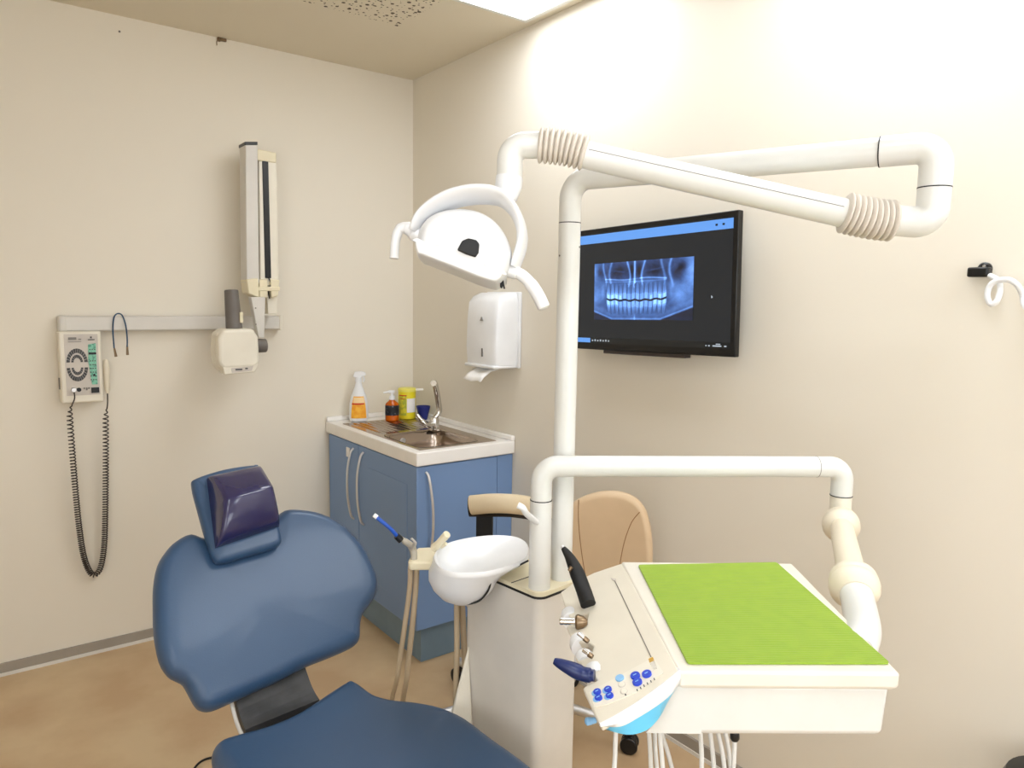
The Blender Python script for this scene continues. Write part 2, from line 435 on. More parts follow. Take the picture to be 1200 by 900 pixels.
# x-ray control box
t = thing('xray_control_box', (-1.527, 0, 1.07), 'ivory x-ray control box with oval dial and green keypad on left wall', 'control box')
Yb = -.085
cor = [onY(q[0], q[1], Yb) for q in ((68.5, 389), (119, 388), (121, 470.5), (72, 474))]
x0 = (cor[0].x+cor[3].x)/2; x1 = (cor[1].x+cor[2].x)/2; z1 = (cor[0].z+cor[1].z)/2; z0 = (cor[2].z+cor[3].z)/2
case = obj('case', box(nb(), (x0, Yb, z0), (x1, -.002, z1)), M_cream, t, bevel=.008, seg=3)
px0, px1 = x0+.018, x1-.012; pz0, pz1 = z0+.031, z1-.010; fy = Yb
pn = obj('front_panel', box(nb(), (px0, fy-.002, pz0), (px1, fy+.004, pz1)), M_grey, t, smooth=False)
W_, H_ = px1-px0, pz1-pz0
def pp(u, v, o=.0035): return V((px0+u*W_, fy-o, pz0+v*H_))
cx, cz = .35, .50
for top in (1, -1):                       # segmented oval dials, two concentric arcs each
    b = nb()
    for ri, ro, ns in ((.215, .315, 13), (.105, .175, 9)):
        for k in range(ns):
            a0 = math.pi*(k+.06)/ns; a1_ = math.pi*(k+.94)/ns
            def q(a, r): return V((pp(cx, cz).x+math.cos(a)*r*W_*1.0, fy-.0025, pp(cx, cz).z+top*(.010+math.sin(a)*r*H_*.72)))
            vs = [q(a0, ri), q(a1_, ri), q(a1_, ro), q(a0, ro)]
            prism(b, vs, (0, -.0012, 0))
    obj('timer_dial', b, M_dial, pn, smooth=False)
kp = obj('keypad', prism(nb(), [pp(.70, .83), pp(.93, .85), pp(.93, .17), pp(.76, .17), pp(.68, .55)], (0, -.0015, 0)), M_mint, pn, smooth=False)
for j in range(9):
    if .62 < .25+.062*j < .70: continue
    for i in range(3):
        c = pp(.745+.07*i, .25+.062*j, .0055)
        obj('key', box(nb(), (c.x-.0022, c.y-.001, c.z-.002), (c.x+.0022, c.y+.001, c.z+.002)), M_dial, kp, smooth=False)
def bar(u0, u1, v0, v1, m, par, nm, o=.0055): 
    a_, b_ = pp(u0, v0, o), pp(u1, v1, o); return obj(nm, box(nb(), (a_.x, a_.y-.001, a_.z), (b_.x, a_.y+.003, b_.z)), m, par, smooth=False)
bar(.70, .93, .665, .70, M_black, pn, 'display'); bar(.73, .97, .03, .12, M_black, pn, 'power_switch')
bar(.81, .87, .31, .345, M_black, pn, 'key_button'); bar(.12, .36, .91, .95, M_skin, pn, 'printed_text'); bar(.12, .5, .875, .882, M_skin, pn, 'printed_text')
bar(.42, .50, .91, .925, M_skin, pn, 'printed_text'); bar(.70, .90, .90, .915, M_dial, pn, 'logo'); bar(.77, .82, .93, .96, M_dial, pn, 'logo')
for u, v in ((.36, .095),): 
    c = pp(u, v, .003); obj('socket', cyl(nb(), c, c+V((0, -.005, 0)), .008, n=18), M_black, pn)
c = pp(.2, .10, .003); obj('plug', cyl(nb(), c, c+V((0, -.018, 0)), .009, .008, 18), M_nickel, pn)
for i in range(3): bar(.50+.07*i, .545+.07*i, .10-.02*(i % 2), .125, M_skin, pn, 'printed_mark')
obj('side_clip', box(nb(), (x0-.004, -.06, z0+.055), (x0+.002, -.045, z0+.10)), M_skin, t, bevel=.001)
# hand switch with coiled cord
plug = pp(.2, .10, .014)
hs = thing('hand_switch', (x1+.03, -.02, z0), 'beige hand switch clipped beside control box with black coiled cord hanging down', 'hand switch')
h0, h1 = onY(124, 421, -.05), onY(126, 461, -.05)
obj('switch_grip', lathe(nb(), h1, [(.004, 0), (.009, .012), (.011, .03), (.012, (h0-h1).length*.7), (.010, (h0-h1).length*.95), (.006, (h0-h1).length)], 18, h0-h1), M_yel, hs)
ctr = [plug+V((0, -.004, -.008)), V((plug.x, plug.y-.004, plug.z-.035))] + [onY(x, y, Yy) for x, y, Yy in
       ((82, 484, -.09), (84, 520, -.075), (88, 570, -.05), (93, 620, -.04), (99, 655, -.035), (108, 673, -.03), (117, 667, -.03), (122, 640, -.03), (123.5, 590, -.035), (124, 530, -.045), (124, 490, -.05))] + [onY(126, 474, -.05), h1]
base = spline(ctr, 40)
L = [0]
for a_, b_ in zip(base, base[1:]): L.append(L[-1]+(b_-a_).length)
pts = []; tot = L[-1]; x = None; ph = 0
# resample finely
N = 2600; j = 0; prev = base[0]
for i in range(N+1):
    s = tot*i/N
    while j < len(L)-2 and L[j+1] < s: j += 1
    f_ = (s-L[j])/max(L[j+1]-L[j], 1e-9); c = base[j].lerp(base[j+1], f_); d = (base[j+1]-base[j]).normalized()
    if x is None: x, _ = basis(d)
    x = (x-d*x.dot(d)).normalized(); y = d.cross(x)
    amp = .0095*min(1, max(0, (s-.05)/.05), max(0, (tot-.06-s)/.04))
    tt = min(1, abs(s/tot-.5)*2); pitch = .0085+.012*tt**2 if amp > 0 else .02
    ph += 2*math.pi*(tot/N)/pitch
    pts.append(c+(x*math.cos(ph)+y*math.sin(ph))*amp)
obj('coiled_cord', sweep(nb(), pts, .0025, 5), mat('cord_dark', (60, 52, 46), .5), hs, label='dark coiled cord')

# bib chain slung over the rail
t = thing('bib_chain', (-1.36, -.06, 1.30), 'blue bib cord with two metal clips slung over the rail', 'bib clip')
P = [onY(134.5, 403, -.065), onY(133, 390, -.068), onY(132, 386, -.066)]
cord = spline([onY(134, 410, -.066), onY(132.5, 392, -.064), onY(132.5, 380, -.063), onY(134, 371, -.060), onY(138, 367.5, -.045), onY(143, 369.5, -.058), onY(147, 380, -.066), onY(149, 396, -.068), onY(149, 407, -.068)], 8)
obj('cord', sweep(nb(), cord, .0028, 8), mat('bib_cord', (44, 76, 104), .5), t)
for q0, q1 in (((134, 408), (136, 418)), ((149, 405), (149.5, 416))):
    obj('clip', sweep(nb(), [onY(*q0, -.067), onY(*q1, -.067)], [.0035, .0055], 8), M_brass, t, label='small metal clip')

# ------------------------------------------------------------------ sink corner
WT, WB = .897, .842
cab = thing('sink_cabinet', (-.24, -.45, 0), 'blue corner sink cabinet with long bow handles', 'cabinet')
b = nb(); box(b, (-.458, -.868, .15), (-.002, -.014, .70))
for lo_, hi_ in (((-.458, -.868, .70), (-.445, -.014, WB)), ((-.010, -.868, .70), (-.002, -.014, WB)), ((-.458, -.868, .70), (-.002, -.855, WB)), ((-.458, -.024, .70), (-.002, -.014, WB))): box(b, lo_, hi_)
obj('cabinet_body', b, M_blue, cab, smooth=False)
obj('kick_board', box(nb(), (-.441, -.857, .001), (-.004, -.014, .150)), M_kick, cab, smooth=False)
def bow(parent, pts, m=M_nickel):
    obj('handle', sweep(nb(), spline(pts, 8), .0055, 10), m, parent, label='slim bowed metal handle')
def door_x(y0, y1, hy):
    d = obj('door', box(nb(), (-.478, y0, .155), (-.459, y1, WB-.006)), M_blue, cab, bevel=.003)
    # routed frame groove, slightly raised centre panel
    if y1-y0 > .4:
        gy0, gy1, gz0, gz1 = y0+.075, y1-.105, .24, WB-.09
        obj('door_panel', box(nb(), (-.4805, gy0, gz0), (-.4775, gy1, gz1)), M_blue, d, bevel=.0028, seg=2)
    bow(d, [(-.478, hy, .812), (-.494, hy, .79), (-.508, hy, .72), (-.511, hy, .65), (-.508, hy, .58), (-.494, hy, .50), (-.478, hy, .478)])
    return d
d1 = door_x(-.349, -.016, -.300)
d2 = door_x(-.884, -.354, -.405)
obj('lock_plate', box(nb(), (-.482, -.262, .762), (-.477, -.227, .806)), M_paper, d1, smooth=False, label='small white square plate')
d3 = obj('door', box(nb(), (-.479, -.888, .155), (-.085, -.869, WB-.006)), M_blue, cab, bevel=.004)
bow(d3, [(-.437, -.888, .812), (-.432, -.904, .79), (-.425, -.918, .70), (-.422, -.921, .62), (-.424, -.918, .54), (-.430, -.904, .45), (-.434, -.888, .43)])
obj('filler_strip', box(nb(), (-.082, -.884, .155), (-.002, -.869, WB-.006)), M_blue, cab, smooth=False)

# worktop with cutout for sink: ring of boxes
sx0, sx1, sy0, sy1 = -.452, -.075, -.862, -.125
wt = thing('worktop', (-.24, -.45, WB), 'white worktop with raised back edge on the sink cabinet', 'worktop')
b = nb()
outer = [(-.488, -.902), (-.002, -.902), (-.002, -.002), (-.488, -.002)]
inner = [(sx0+.01, sy0+.01), (sx1-.01, sy0+.01), (sx1-.01, sy1-.01), (sx0+.01, sy1-.01)]
vo = [[b.verts.new((x, y, z)) for x, y in outer] for z in (WB, WT)]; vi = [[b.verts.new((x, y, z)) for x, y in inner] for z in (WB, WT)]
for i in range(4):
    k = (i+1) % 4
    b.faces.new((vo[0][i], vo[0][k], vo[1][k], vo[1][i])); b.faces.new((vi[0][i], vi[1][i], vi[1][k], vi[0][k]))
    b.faces.new((vo[1][i], vo[1][k], vi[1][k], vi[1][i])); b.faces.new((vo[0][i], vi[0][i], vi[0][k], vo[0][k]))
obj('slab', b, M_worktop, wt, bevel=.006, seg=3)
obj('upstand', box(nb(), (-.488, -.020, WT), (-.022, -.001, WT+.022)), M_worktop, wt, bevel=.005)
obj('upstand', box(nb(), (-.022, -.902, WT), (-.001, -.001, WT+.022)), M_worktop, wt, bevel=.005)
# steel sink: flat rim, ribbed drainboard, bowl
sk = thing('kitchen_sink', ((sx0+sx1)/2, (sy0+sy1)/2, .75), 'stainless steel sink with ribbed drainboard set in the white worktop', 'sink')
zr = WT+.003
by0, by1, bx0, bx1 = -.835, -.49, -.432, -.135
b = nb()
xs = [sx0, bx0, bx1, sx1]; 
ys = [sy0, by0, by1]
def quad(b, x0, x1, y0, y1, z): 
    vs = [b.verts.new(p) for p in ((x0, y0, z), (x1, y0, z), (x1, y1, z), (x0, y1, z))]; b.faces.new(vs)
for i in range(3):
    for j in range(2):
        if i == 1 and j == 1: continue
        quad(b, xs[i], xs[i+1], ys[j], ys[j+1], zr)
# drainboard as wavy grid, ribs run across
nx = 110
gy = [by1, by1+.045, by1+.055, sy1-.045, sy1-.035, sy1]
xs2 = sorted([sx0+(sx1-sx0)*k/nx for k in range(nx+1)]+[bx0, bx1])
rows = []
for x in xs2:
    rib = .0075*(.5-.5*math.cos(2*math.pi*(x-sx0-.03)/  .030)) if (sx0+.03 < x < sx1-.035) else 0
    rows.append([b.verts.new((x, y, zr-(rib if i in (2, 3) else 0))) for i, y in enumerate(gy)])
for r0, r1 in zip(rows, rows[1:]):
    for i in range(5): b.faces.new((r0[i], r0[i+1], r1[i+1], r1[i]))
bmesh.ops.remove_doubles(b, verts=b.verts[:], dist=.0003)
# skirt
for (xa, ya, xb, yb) in ((sx0, sy0, sx1, sy0), (sx1, sy0, sx1, sy1), (sx1, sy1, sx0, sy1), (sx0, sy1, sx0, sy0)):
    vs = [b.verts.new(p) for p in ((xa, ya, zr), (xb, yb, zr), (xb, yb, WT+.0002), (xa, ya, WT+.0002))]; b.faces.new(vs)
obj('drainboard', b, M_steel, sk, angle=50)
def rrect(x0, x1, y0, y1, r, n=6):
    out = []
    for cx, cy, a0 in ((x1-r, y1-r, 0), (x0+r, y1-r, 90), (x0+r, y0+r, 180), (x1-r, y0+r, 270)):
        for k in range(n+1): a = R(a0+90*k/n); out.append((cx+r*math.cos(a), cy+r*math.sin(a)))
    return out
b = nb(); rings = []
for ins, z, r in ((-.004, zr+.0012, .05), (0, zr, .05), (.006, zr-.008, .05), (.014, zr-.06, .05), (.022, zr-.125, .05), (.045, zr-.142, .05), (.10, zr-.146, .04)):
    rings.append([b.verts.new((x, y, z)) for x, y in rrect(bx0+ins, bx1-ins, by0+ins, by1-ins, r)])
for a_, b2 in zip(rings, rings[1:]):
    for i in range(len(a_)): b.faces.new((a_[i], a_[(i+1) % len(a_)], b2[(i+1) % len(a_)], b2[i]))
b.faces.new(rings[-1])
bw = obj('bowl', b, M_steel, sk, angle=60)
# corner fill between rounded bowl and rim quads
rr = rrect(bx0, bx1, by0, by1, .05)
n6 = 7
for ci, c in enumerate(((bx1, by1), (bx0, by1), (bx0, by0), (bx1, by0))):
    seg_ = rr[ci*n6:(ci+1)*n6]; b = nb()
    cv = b.verts.new((c[0], c[1], zr)); vs = [b.verts.new((x, y, zr)) for x, y in seg_]
    for u_, v_ in zip(vs, vs[1:]): b.faces.new((cv, u_, v_))
    obj('rim_corner', b, M_steel, sk, smooth=False)
b = nb(); cyl(b, ((bx0+bx1)/2, (by0+by1)/2, zr-.1455), ((bx0+bx1)/2, (by0+by1)/2, zr-.143), .035, n=28); obj('drain', b, M_nickel, bw)
c = V(((bx0+bx1)/2-.05, by1-.013, zr-.035)); obj('overflow', lathe(nb(), c, [(.014, 0), (.014, .003), (.009, .004), (.007, .001)], 20, (0, -1, 0)), M_nickel, bw)

# faucet
fp = V((-.105, -.548, zr))
fpx = onZ(509, 504, zr); fp = V((fpx.x, fpx.y, zr))
t = thing('faucet', fp, 'chrome mixer tap with tall swivelled spout on the sink', 'faucet')
obj('tap_body', lathe(nb(), fp, [(.026, 0), (.026, .006), (.021, .010), (.021, .05), (.019, .058), (.012, .062)], 28), M_chrome, t)
tpx = [onX(511, 492, fp.x), at(513.5, 484, dep(fp)), at(514, 470, dep(fp)), at(511.5, 455, dep(fp)), at(510, 448, dep(fp)-.03), at(509, 448, dep(fp)-.07)]
spout = spline([fp+V((0, 0, .055)), at(514.5, 482, dep(fp)), at(513.5, 470, dep(fp)-.01), at(511.5, 458, dep(fp)-.03), at(509.5, 449.5, dep(fp)-.07), at(508, 449, dep(fp)-.10)], 8)
obj('spout', sweep(nb(), spout, .0135, 18), M_chrome, t)
lv = [fp+V((0, 0, .03)), at(501, 499, dep(fp)-.04), at(494, 492, dep(fp)-.05), at(489, 486, dep(fp)-.05)]
obj('lever', sweep(nb(), spline(lv, 6), [.014]*6+[.012]*6+[.008]*7, 14), M_chrome, t)

# spray bottle
def bott(px, name, label, cat, Y=None, z=WT+.0):
    P = onZ(px[0], px[1], z); P = V((P.x, P.y, z))
    return P, thing(name, P, label, cat)
P, t = bott((420.5, 493.5), 'spray_bottle', 'white spray bottle with orange label on the drainboard by left wall', 'bottle', z=zr)
tow = (V((CP.x, CP.y, 0))-V((P.x, P.y, 0))).normalized(); sd = V((0, 0, 1)).cross(tow)
s = dep(P)/F
h = 57*s
obj('bottle_body', lathe(nb(), P, [(.8*.043, 0), (.043, .005), (.0455, .02), (.046, .06), (.044, .09), (.037, .125), (.027, .15), (.019, .172), (.015, .188), (.014, .20)], 32, sx=1, sy=.62, dirx=sd), M_lamp, t)
cz_ = P+V((0, 0, .195))
obj('trigger_collar', cyl(nb(), cz_, cz_+V((0, 0, .022)), .017, .016, 24), M_lamp, t)
fr = (cz_+V((0, 0, .02)), sd, tow, V((0, 0, 1)))
b = nb(); prism(b, [fr[0]+fr[1]*x+fr[3]*z-fr[2]*.012 for x, z in ((-.026, .004), (-.018, .028), (.016, .030), (.034, .024), (.036, .012), (.016, .006), (.014, 0), (-.016, 0))], tow*.024)
obj('trigger_head', b, M_lamp, t, bevel=.003)
obj('trigger', sweep(nb(), [fr[0]+sd*.022+V((0, 0, .008)), fr[0]+sd*.027-V((0, 0, .008)), fr[0]+sd*.022-V((0, 0, .022))], .0045, 8), M_lamp, t)
def wraplabel(nm, P, prof, a0, a1, z0, z1, m, par, sx=1, sy=1, sd=sd, off=.0012, taper=0):
    """label strip following the body"""
    b = nb(); rows = []; ax = V((0, 0, 1)); yv = ax.cross(sd)
    def rad(z):
        for (r0, h0), (r1, h1) in zip(prof, prof[1:]):
            if h0 <= z <= h1: return r0+(r1-r0)*(z-h0)/max(h1-h0, 1e-6)
        return prof[-1][0]
    for j in range(9):
        z = z0+(z1-z0)*j/8; r = rad(z)+off; row = []
        k_ = 1-taper*(j/8)
        for i in range(13):
            am = (a0+a1)/2; a = R(am+(a0+(a1-a0)*i/12-am)*k_)
            row.append(b.verts.new(P+ax*z+sd*(r*sx*math.cos(a))+yv*(r*sy*math.sin(a))))
        rows.append(row)
    for r0, r1 in zip(rows, rows[1:]):
        for i in range(12): b.faces.new((r0[i], r0[i+1], r1[i+1], r1[i]))
    return obj(nm, b, m, par, angle=80)
# the direction facing the camera is +yv or -yv depending on handedness
yv = V((0, 0, 1)).cross(sd); face = 90 if yv.dot(tow) > 0 else -90
prof = [(.043, 0), (.0455, .02), (.046, .06), (.044, .09), (.037, .125), (.027, .15)]
lb_ = wraplabel('label', P, prof, face-52, face+52, .018, .125, M_orange, t, 1, .62, taper=.25)
wraplabel('label_band', P, prof, face-45, face+35, .085, .092, M_red, lb_, 1, .62, off=.0018)
wraplabel('label_band', P, prof, face-35, face+38, .093, .12, mat('label_pale', (246, 214, 160), .5), lb_, 1, .62, off=.0018)
# pump soap bottle
P, t = bott((459.5, 492.5), 'soap_bottle', 'pump bottle of orange soap with black label on the drainboard', 'bottle', z=zr)
pr2 = [(.030, 0), (.034, .004), (.034, .075), (.031, .085), (.016, .098), (.013, .106)]
obj('bottle_body', lathe(nb(), P, pr2, 28), M_amber, t)
wraplabel('label', P, pr2, face-75, face+75, .028, .078, M_black_label, t)
obj('pump_collar', cyl(nb(), P+V((0, 0, .104)), P+V((0, 0, .122)), .016, .014, 20), M_lamp, t)
obj('pump_stem', cyl(nb(), P+V((0, 0, .12)), P+V((0, 0, .14)), .007, n=14), M_lamp, t)
obj('pump_nozzle', sweep(nb(), spline([P+V((0, 0, .142))+sd*.012, P+V((0, 0, .143)), P+V((0, 0, .142))-sd*.02, P+V((0, 0, .138))-sd*.042], 4), [.007]*4+[.008]*4+[.005]*5, 10), M_lamp, t)
# yellow wipes canister
P, t = bott((477, 490), 'wipes_canister', 'yellow wipes canister with open white lid behind the soap', 'canister', z=zr)
pr3 = [(.040, 0), (.044, .004), (.044, .135), (.042, .14)]
obj('canister_body', lathe(nb(), P, pr3, 32), M_yellow, t)
wraplabel('label', P, pr3, face-70, face-8, .02, .12, M_green_label, t)
wraplabel('label', P, pr3, face-5, face+60, .035, .105, M_paper, t)
wraplabel('red_print', P, pr3, face-60, face-6, .118, .123, M_red, t, off=.002)
wraplabel('red_print', P, pr3, face-55, face-12, .102, .105, M_red, t, off=.002)
obj('lid', lathe(nb(), P, [(.0455, .138), (.0455, .150), (.040, .155), (.030, .1555)], 32), mat('lid_yellow', (240, 232, 110), .4), t)
_sg = 1 if sd.dot(cr) > 0 else -1
lc = P+V((0, 0, .146))+sd*(.055*_sg)
obj('lid_flap', box(nb(), (-.022, -.016, -.004), (.026, .016, .004), (lc, sd*_sg, tow, V((0, 0, 1)))), M_paper, t, bevel=.002)
# blue cup
P, t = bott((496, 491.5), 'cup', 'dark blue cup with flared rim behind the tap', 'cup', z=zr)
obj('cup_wall', lathe(nb(), P, [(.019, 0), (.021, .004), (.036, .068), (.034, .068), (.019, .006)], 28), M_cobalt, t)

# ------------------------------------------------------------------ towel dispenser
t = thing('towel_dispenser', (-.06, -.81, 1.22), 'white paper towel dispenser on the right wall above the sink', 'towel dispenser')
b = nb(); prism(b, [(-.004, -.700, 1.235), (-.125, -.715, 1.240), (-.13, -.73, 1.25), (-.118, -.715, 1.49), (-.10, -.71, 1.512), (-.004, -.70, 1.53)], (0, 0, 0)) if False else None
b = nb()
secs = [(1.225, .128, .004), (1.30, .132, 0), (1.42, .128, 0), (1.49, .120, 0), (1.515, .102, .006), (1.532, .065, .014)]
rings = []
for z, dx, ins in secs:
    rings.append([b.verts.new(p) for p in ((-.002, -.925+ins, z), (-dx+.03, -.925+ins, z), (-dx+.008, -.918+ins, z), (-dx, -.900+ins, z), (-dx-.004, -.81, z), (-dx, -.71-ins, z), (-dx+.008, -.700-ins, z), (-.002, -.695-ins, z))])
for a_, b2 in zip(rings, rings[1:]):
    for i in range(8): b.faces.new((a_[i], a_[(i+1) % 8], b2[(i+1) % 8], b2[i]))
b.faces.new(rings[0]); b.faces.new(rings[-1])
bd = obj('cover', b, M_lamp, t, bevel=.004, angle=50)
obj('back_plate', box(nb(), (-.016, -.934, 1.214), (-.0005, -.690, 1.536)), M_lamp, t, bevel=.005)
obj('base_lip', box(nb(), (-.137, -.921, 1.214), (-.014, -.70, 1.228)), M_lamp, t, bevel=.006)
c = onX(565, 407, -.135); obj('sheet_window', box(nb(), (-.1375, c.y-.003, 1.262), (-.128, c.y+.003, 1.297)), M_dgrey, bd, smooth=False)
c = onX(564.5, 374, -.133); obj('logo', prism(nb(), [(-.1362, c.y-.010, c.z-.007), (-.1362, c.y+.010, c.z-.007), (-.1362, c.y+.004, c.z+.002), (-.1362, c.y, c.z+.010), (-.1362, c.y-.004, c.z+.002)], (.008, 0, 0)), M_skin, bd, smooth=False)
b = nb()
pt = [V((-.055, -.90, 1.222)), V((-.055, -.745, 1.222)), V((-.135, -.735, 1.205)), V((-.135, -.875, 1.205))]
n1 = [(-.04, 1.222), (-.08, 1.210), (-.118, 1.200), (-.150, 1.178), (-.165, 1.158)]
rows = [[b.verts.new((x-.004*math.sin(3*k), -.885+.135*k/6+(.004*i), z+.004*math.sin(k*1.4))) for k in range(7)] for i, (x, z) in enumerate(n1)]
for r0, r1 in zip(rows, rows[1:]):
    for i in range(6): b.faces.new((r0[i], r0[i+1], r1[i+1], r1[i]))
o = obj('paper_towel', b, M_paper, angle=80); m_ = o.modifiers.new('th', 'SOLIDIFY'); m_.thickness = .001
tag(o, 'white folded paper towel hanging out of the dispenser', 'paper towel')

# ------------------------------------------------------------------ wall TV
t = thing('television', (-.05, -1.69, 1.33), 'black flat screen on right wall showing a blue dental x-ray', 'television')
tilt = R(1.4); tw, th_ = .735, .425
P0 = onX(863.5, 333, -.085)                 # mid of the right edge, front plane
ey = V((0, math.cos(tilt), -math.sin(tilt))); ez = V((0, math.sin(tilt), math.cos(tilt))); ex = V((-1, 0, 0))
TO = V((-.085, P0.y, P0.z)) + ey*(tw/2)      # centre on front plane
TF = (TO, ey, ez, ex)
case = obj('case', box(nb(), (-tw/2, -th_/2, -.022), (tw/2, th_/2, 0), TF), M_black, t, bevel=.003)
obj('rear_housing', box(nb(), (-.26, -.15, -.084), (.26, .15, -.021), TF), M_blackm, t, bevel=.004)
bz = .017
scr = obj('screen', box(nb(), (-tw/2+bz, -th_/2+bz+.006, 0), (tw/2-bz, th_/2-bz, .0008), TF), M_scrim, t, smooth=False, label='lit black screen')
sw0, sw1, sh0, sh1 = -tw/2+bz, tw/2-bz, -th_/2+bz+.006, th_/2-bz
def on_scr(x0, x1, y0, y1, m, nm, z=.0012): return obj(nm, box(nb(), (x0, y0, z-.0006), (x1, y1, z), TF), m, scr, smooth=False)
on_scr(sw0, sw1, sh1-.034, sh1-.004, M_scrblue, 'title_bar')
on_scr(sw0, sw1, sh0, sh0+.020, M_scrlow, 'task_bar')
def tvpx(x, y):                              # pixel -> screen plane coordinates
    q = onP(x, y, TO, ex); return (q-TO).dot(ey), (q-TO).dot(ez)
lx = tvpx(692, 400)[0]
on_scr(lx, sw1, sh0+.002, sh0+.018, M_scrblue, 'task_bar_button', .0016)
for i in range(7):
    xx = lx-.012-.0135*i; on_scr(xx-.003, xx+.003, sh0+.007, sh0+.012+.002*(i % 2), M_scrtxt, 'task_bar_icon', .0016)
for i, (w0, w1) in enumerate(((.012, .020), (.030, .062), (.072, .078), (.084, .088))):
    on_scr(sw0+w0, sw0+w1, sh0+.006, sh0+.010, M_scrtxt, 'task_bar_icon', .0016)
on_scr(sw0+.034, sw0+.050, sh0+.012, sh0+.015, M_scrtxt, 'clock_text', .0016)
for i in range(2): on_scr(sw0+.03+.025*i, sw0+.038+.025*i, sh1-.022, sh1-.016, M_scrlow, 'window_button', .0016)
cu_, cv_ = tvpx(834, 346); obj('mouse_pointer', prism(nb(), [TO+ey*cu_+ez*cv_+ex*.0015, TO+ey*(cu_-.006)+ez*(cv_-.006)+ex*.0015, TO+ey*cu_+ez*(cv_-.009)+ex*.0015], ex*.0005), M_scrtxt, scr, smooth=False)
# panoramic radiograph: dense grid with vertex colours giving off the image
r0 = tvpx(697, 342)[0]; l0 = tvpx(813, 338)[0]
top = tvpx(755, 305)[1]; bot = tvpx(755, 375)[1]
NX, NY = 300, 160
def g(x, s): return math.exp(-(x/s)**2)
def hsh(i): return (math.sin(i*127.1+11.7)*43758.5453) % 1
def nz(x, y):
    v = 0
    for k, (f1, a_) in enumerate(((5, .5), (11, .3), (23, .2))):
        v += a_*math.sin(f1*x*3.1+k*1.7+2.2*math.sin(f1*y*2.3+k))*math.sin(f1*y*2.9+k*2.1+1.7*math.sin(f1*x*1.9))
    return v
def xr(u, v):            # u 0..1 left to right, v 0..1 bottom to top
    x = (u-.45)*2; ax = abs(x)
    val = .30+.09*nz(u*2, v)
    val += .38*g(u-.0, .05)*g(v-.85, .2)+.42*g(u-1.0, .09)*g(v-.75, .35)
    val -= .30*g(u-.06, .035)*g(v-.84, .07)+.32*g(u-.90, .045)*g(v-.86, .09)+.2*g(u-.86, .05)*g(v-.74, .10)
    for c0, sg in ((.27, -1), (.64, 1)):                       # sinuses
        val -= .26*g(u-c0, .12)*g(v-.84, .13)
        val += .20*g(v-.84-.25*(u-c0)*sg, .016)*g(u-c0, .06)
    for c0, w_, a_ in ((.375, .010, .5), (.53, .010, .5), (.19, .012, .35), (.12, .010, .35), (.72, .012, .3), (.80, .012, .4)):
        val += a_*g(u-c0-.02*math.sin(v*9+c0*20), w_)*(1 if v > .68 else max(0, (v-.5)/.18))
    val += .62*g(u-.44, .009+.016*max(0, .78-v))*(1 if v > .62 else max(0, (v-.5)/.12))
    val -= .30*g(u-.41, .018)*g(v-.84, .12)+.30*g(u-.485, .024)*g(v-.84, .12)
    if .12 < u < .76: val += .45*g(v-(.70+.012*math.sin(u*14)), .012)*(.4 if .39 < u < .49 else 1)+.22*g(v-(.655+.03*x*x), .010)
    val += .22*g(v-.60, .07)*g(x, .5)
    # ramus of the jaw on both sides
    val += .34*g(ax-.86, .14)*g(v-.42, .16)+.20*g(ax-.70, .05)*g(v-.50, .14)
    jaw = .34*max(0, ax-.50)+.01
    if v < jaw-.012: return .05+.05*nz(u, v)
    val += .30*g(v-jaw-.012, .014)+.12*g(v-jaw-.08, .05)
    bite = .335+.07*x*x+.010*math.sin(u*60); wd = .62
    if ax < wd:
        tc = (x/wd+1)/2*14; i = int(tc); f_ = tc-i-.5
        for up in (1, 0):
            d = (v-bite-.018) if up else (bite-.018-v)
            top_ = (.24+.04*hsh(i)) if up else (.20+.04*hsh(i+9))
            fx = f_ + (0 if up else d*1.2*(-1 if x < 0 else 1)*.6)
            if -.036 <= (v-bite) <= .036 and d < 0 and abs(v-bite) < .018: val = .03
            elif 0 < d < top_:
                w_ = .47 if d < .08 else .47-.27*(d-.08)/(top_-.08)
                if abs(fx) < w_:
                    t_ = (.92 if d < .10 else .78-.25*(d-.10)/(top_-.10))*(.86+.14*hsh(i*3+up))
                    if abs(fx) < .08 and d > .06: t_ -= .16
                    if ax > .3 and hsh(i*7+up) > .45 and d < .07: t_ += .22
                    val = max(val, t_*(1-.35*(abs(fx)/w_)**2))
                else: val = min(val, .34)
    val += .3*g(u-.445, .008)*g(v-.04, .05)
    return max(0, min(1.1, val))
me = bpy.data.meshes.new('xray_image')
vs = []; fs = []; cols = []
for j in range(NY+1):
    for i in range(NX+1):
        u = i/NX; v = j/NY
        p = TO + ey*(r0+(l0-r0)*u) + ez*(bot+(top-bot)*v) + ex*.0020
        vs.append(p-WO[t.name]); k = xr(u, v)
        cols.append((*lin((255*min(1, .04+.50*k**1.2), 255*min(1, .05+.70*k), 255*min(1, .10+.98*k**.85))), 1))
for j in range(NY):
    for i in range(NX):
        a_ = j*(NX+1)+i; fs.append((a_, a_+1, a_+NX+2, a_+NX+1))
me.from_pydata(vs, [], fs)
ca = me.color_attributes.new('col', 'FLOAT_COLOR', 'POINT')
for i, c in enumerate(cols): ca.data[i].color = c
m = bpy.data.materials.new('radiograph'); m.use_nodes = True; nt = m.node_tree; bs = nt.nodes['Principled BSDF']
an = nt.nodes.new('ShaderNodeAttribute'); an.attribute_name = 'col'; nt.links.new(an.outputs['Color'], bs.inputs['Emission Color']); bs.inputs['Emission Strength'].default_value = 1.15
bs.inputs['Base Color'].default_value = (.01, .01, .01, 1); bs.inputs['Roughness'].default_value = .3
me.materials.append(m); o = bpy.data.objects.new('xray_image', me); COL.objects.link(o); o.parent = scr; WO[o.name] = WO[t.name]; o['label'] = 'blue radiograph of a full set of teeth'
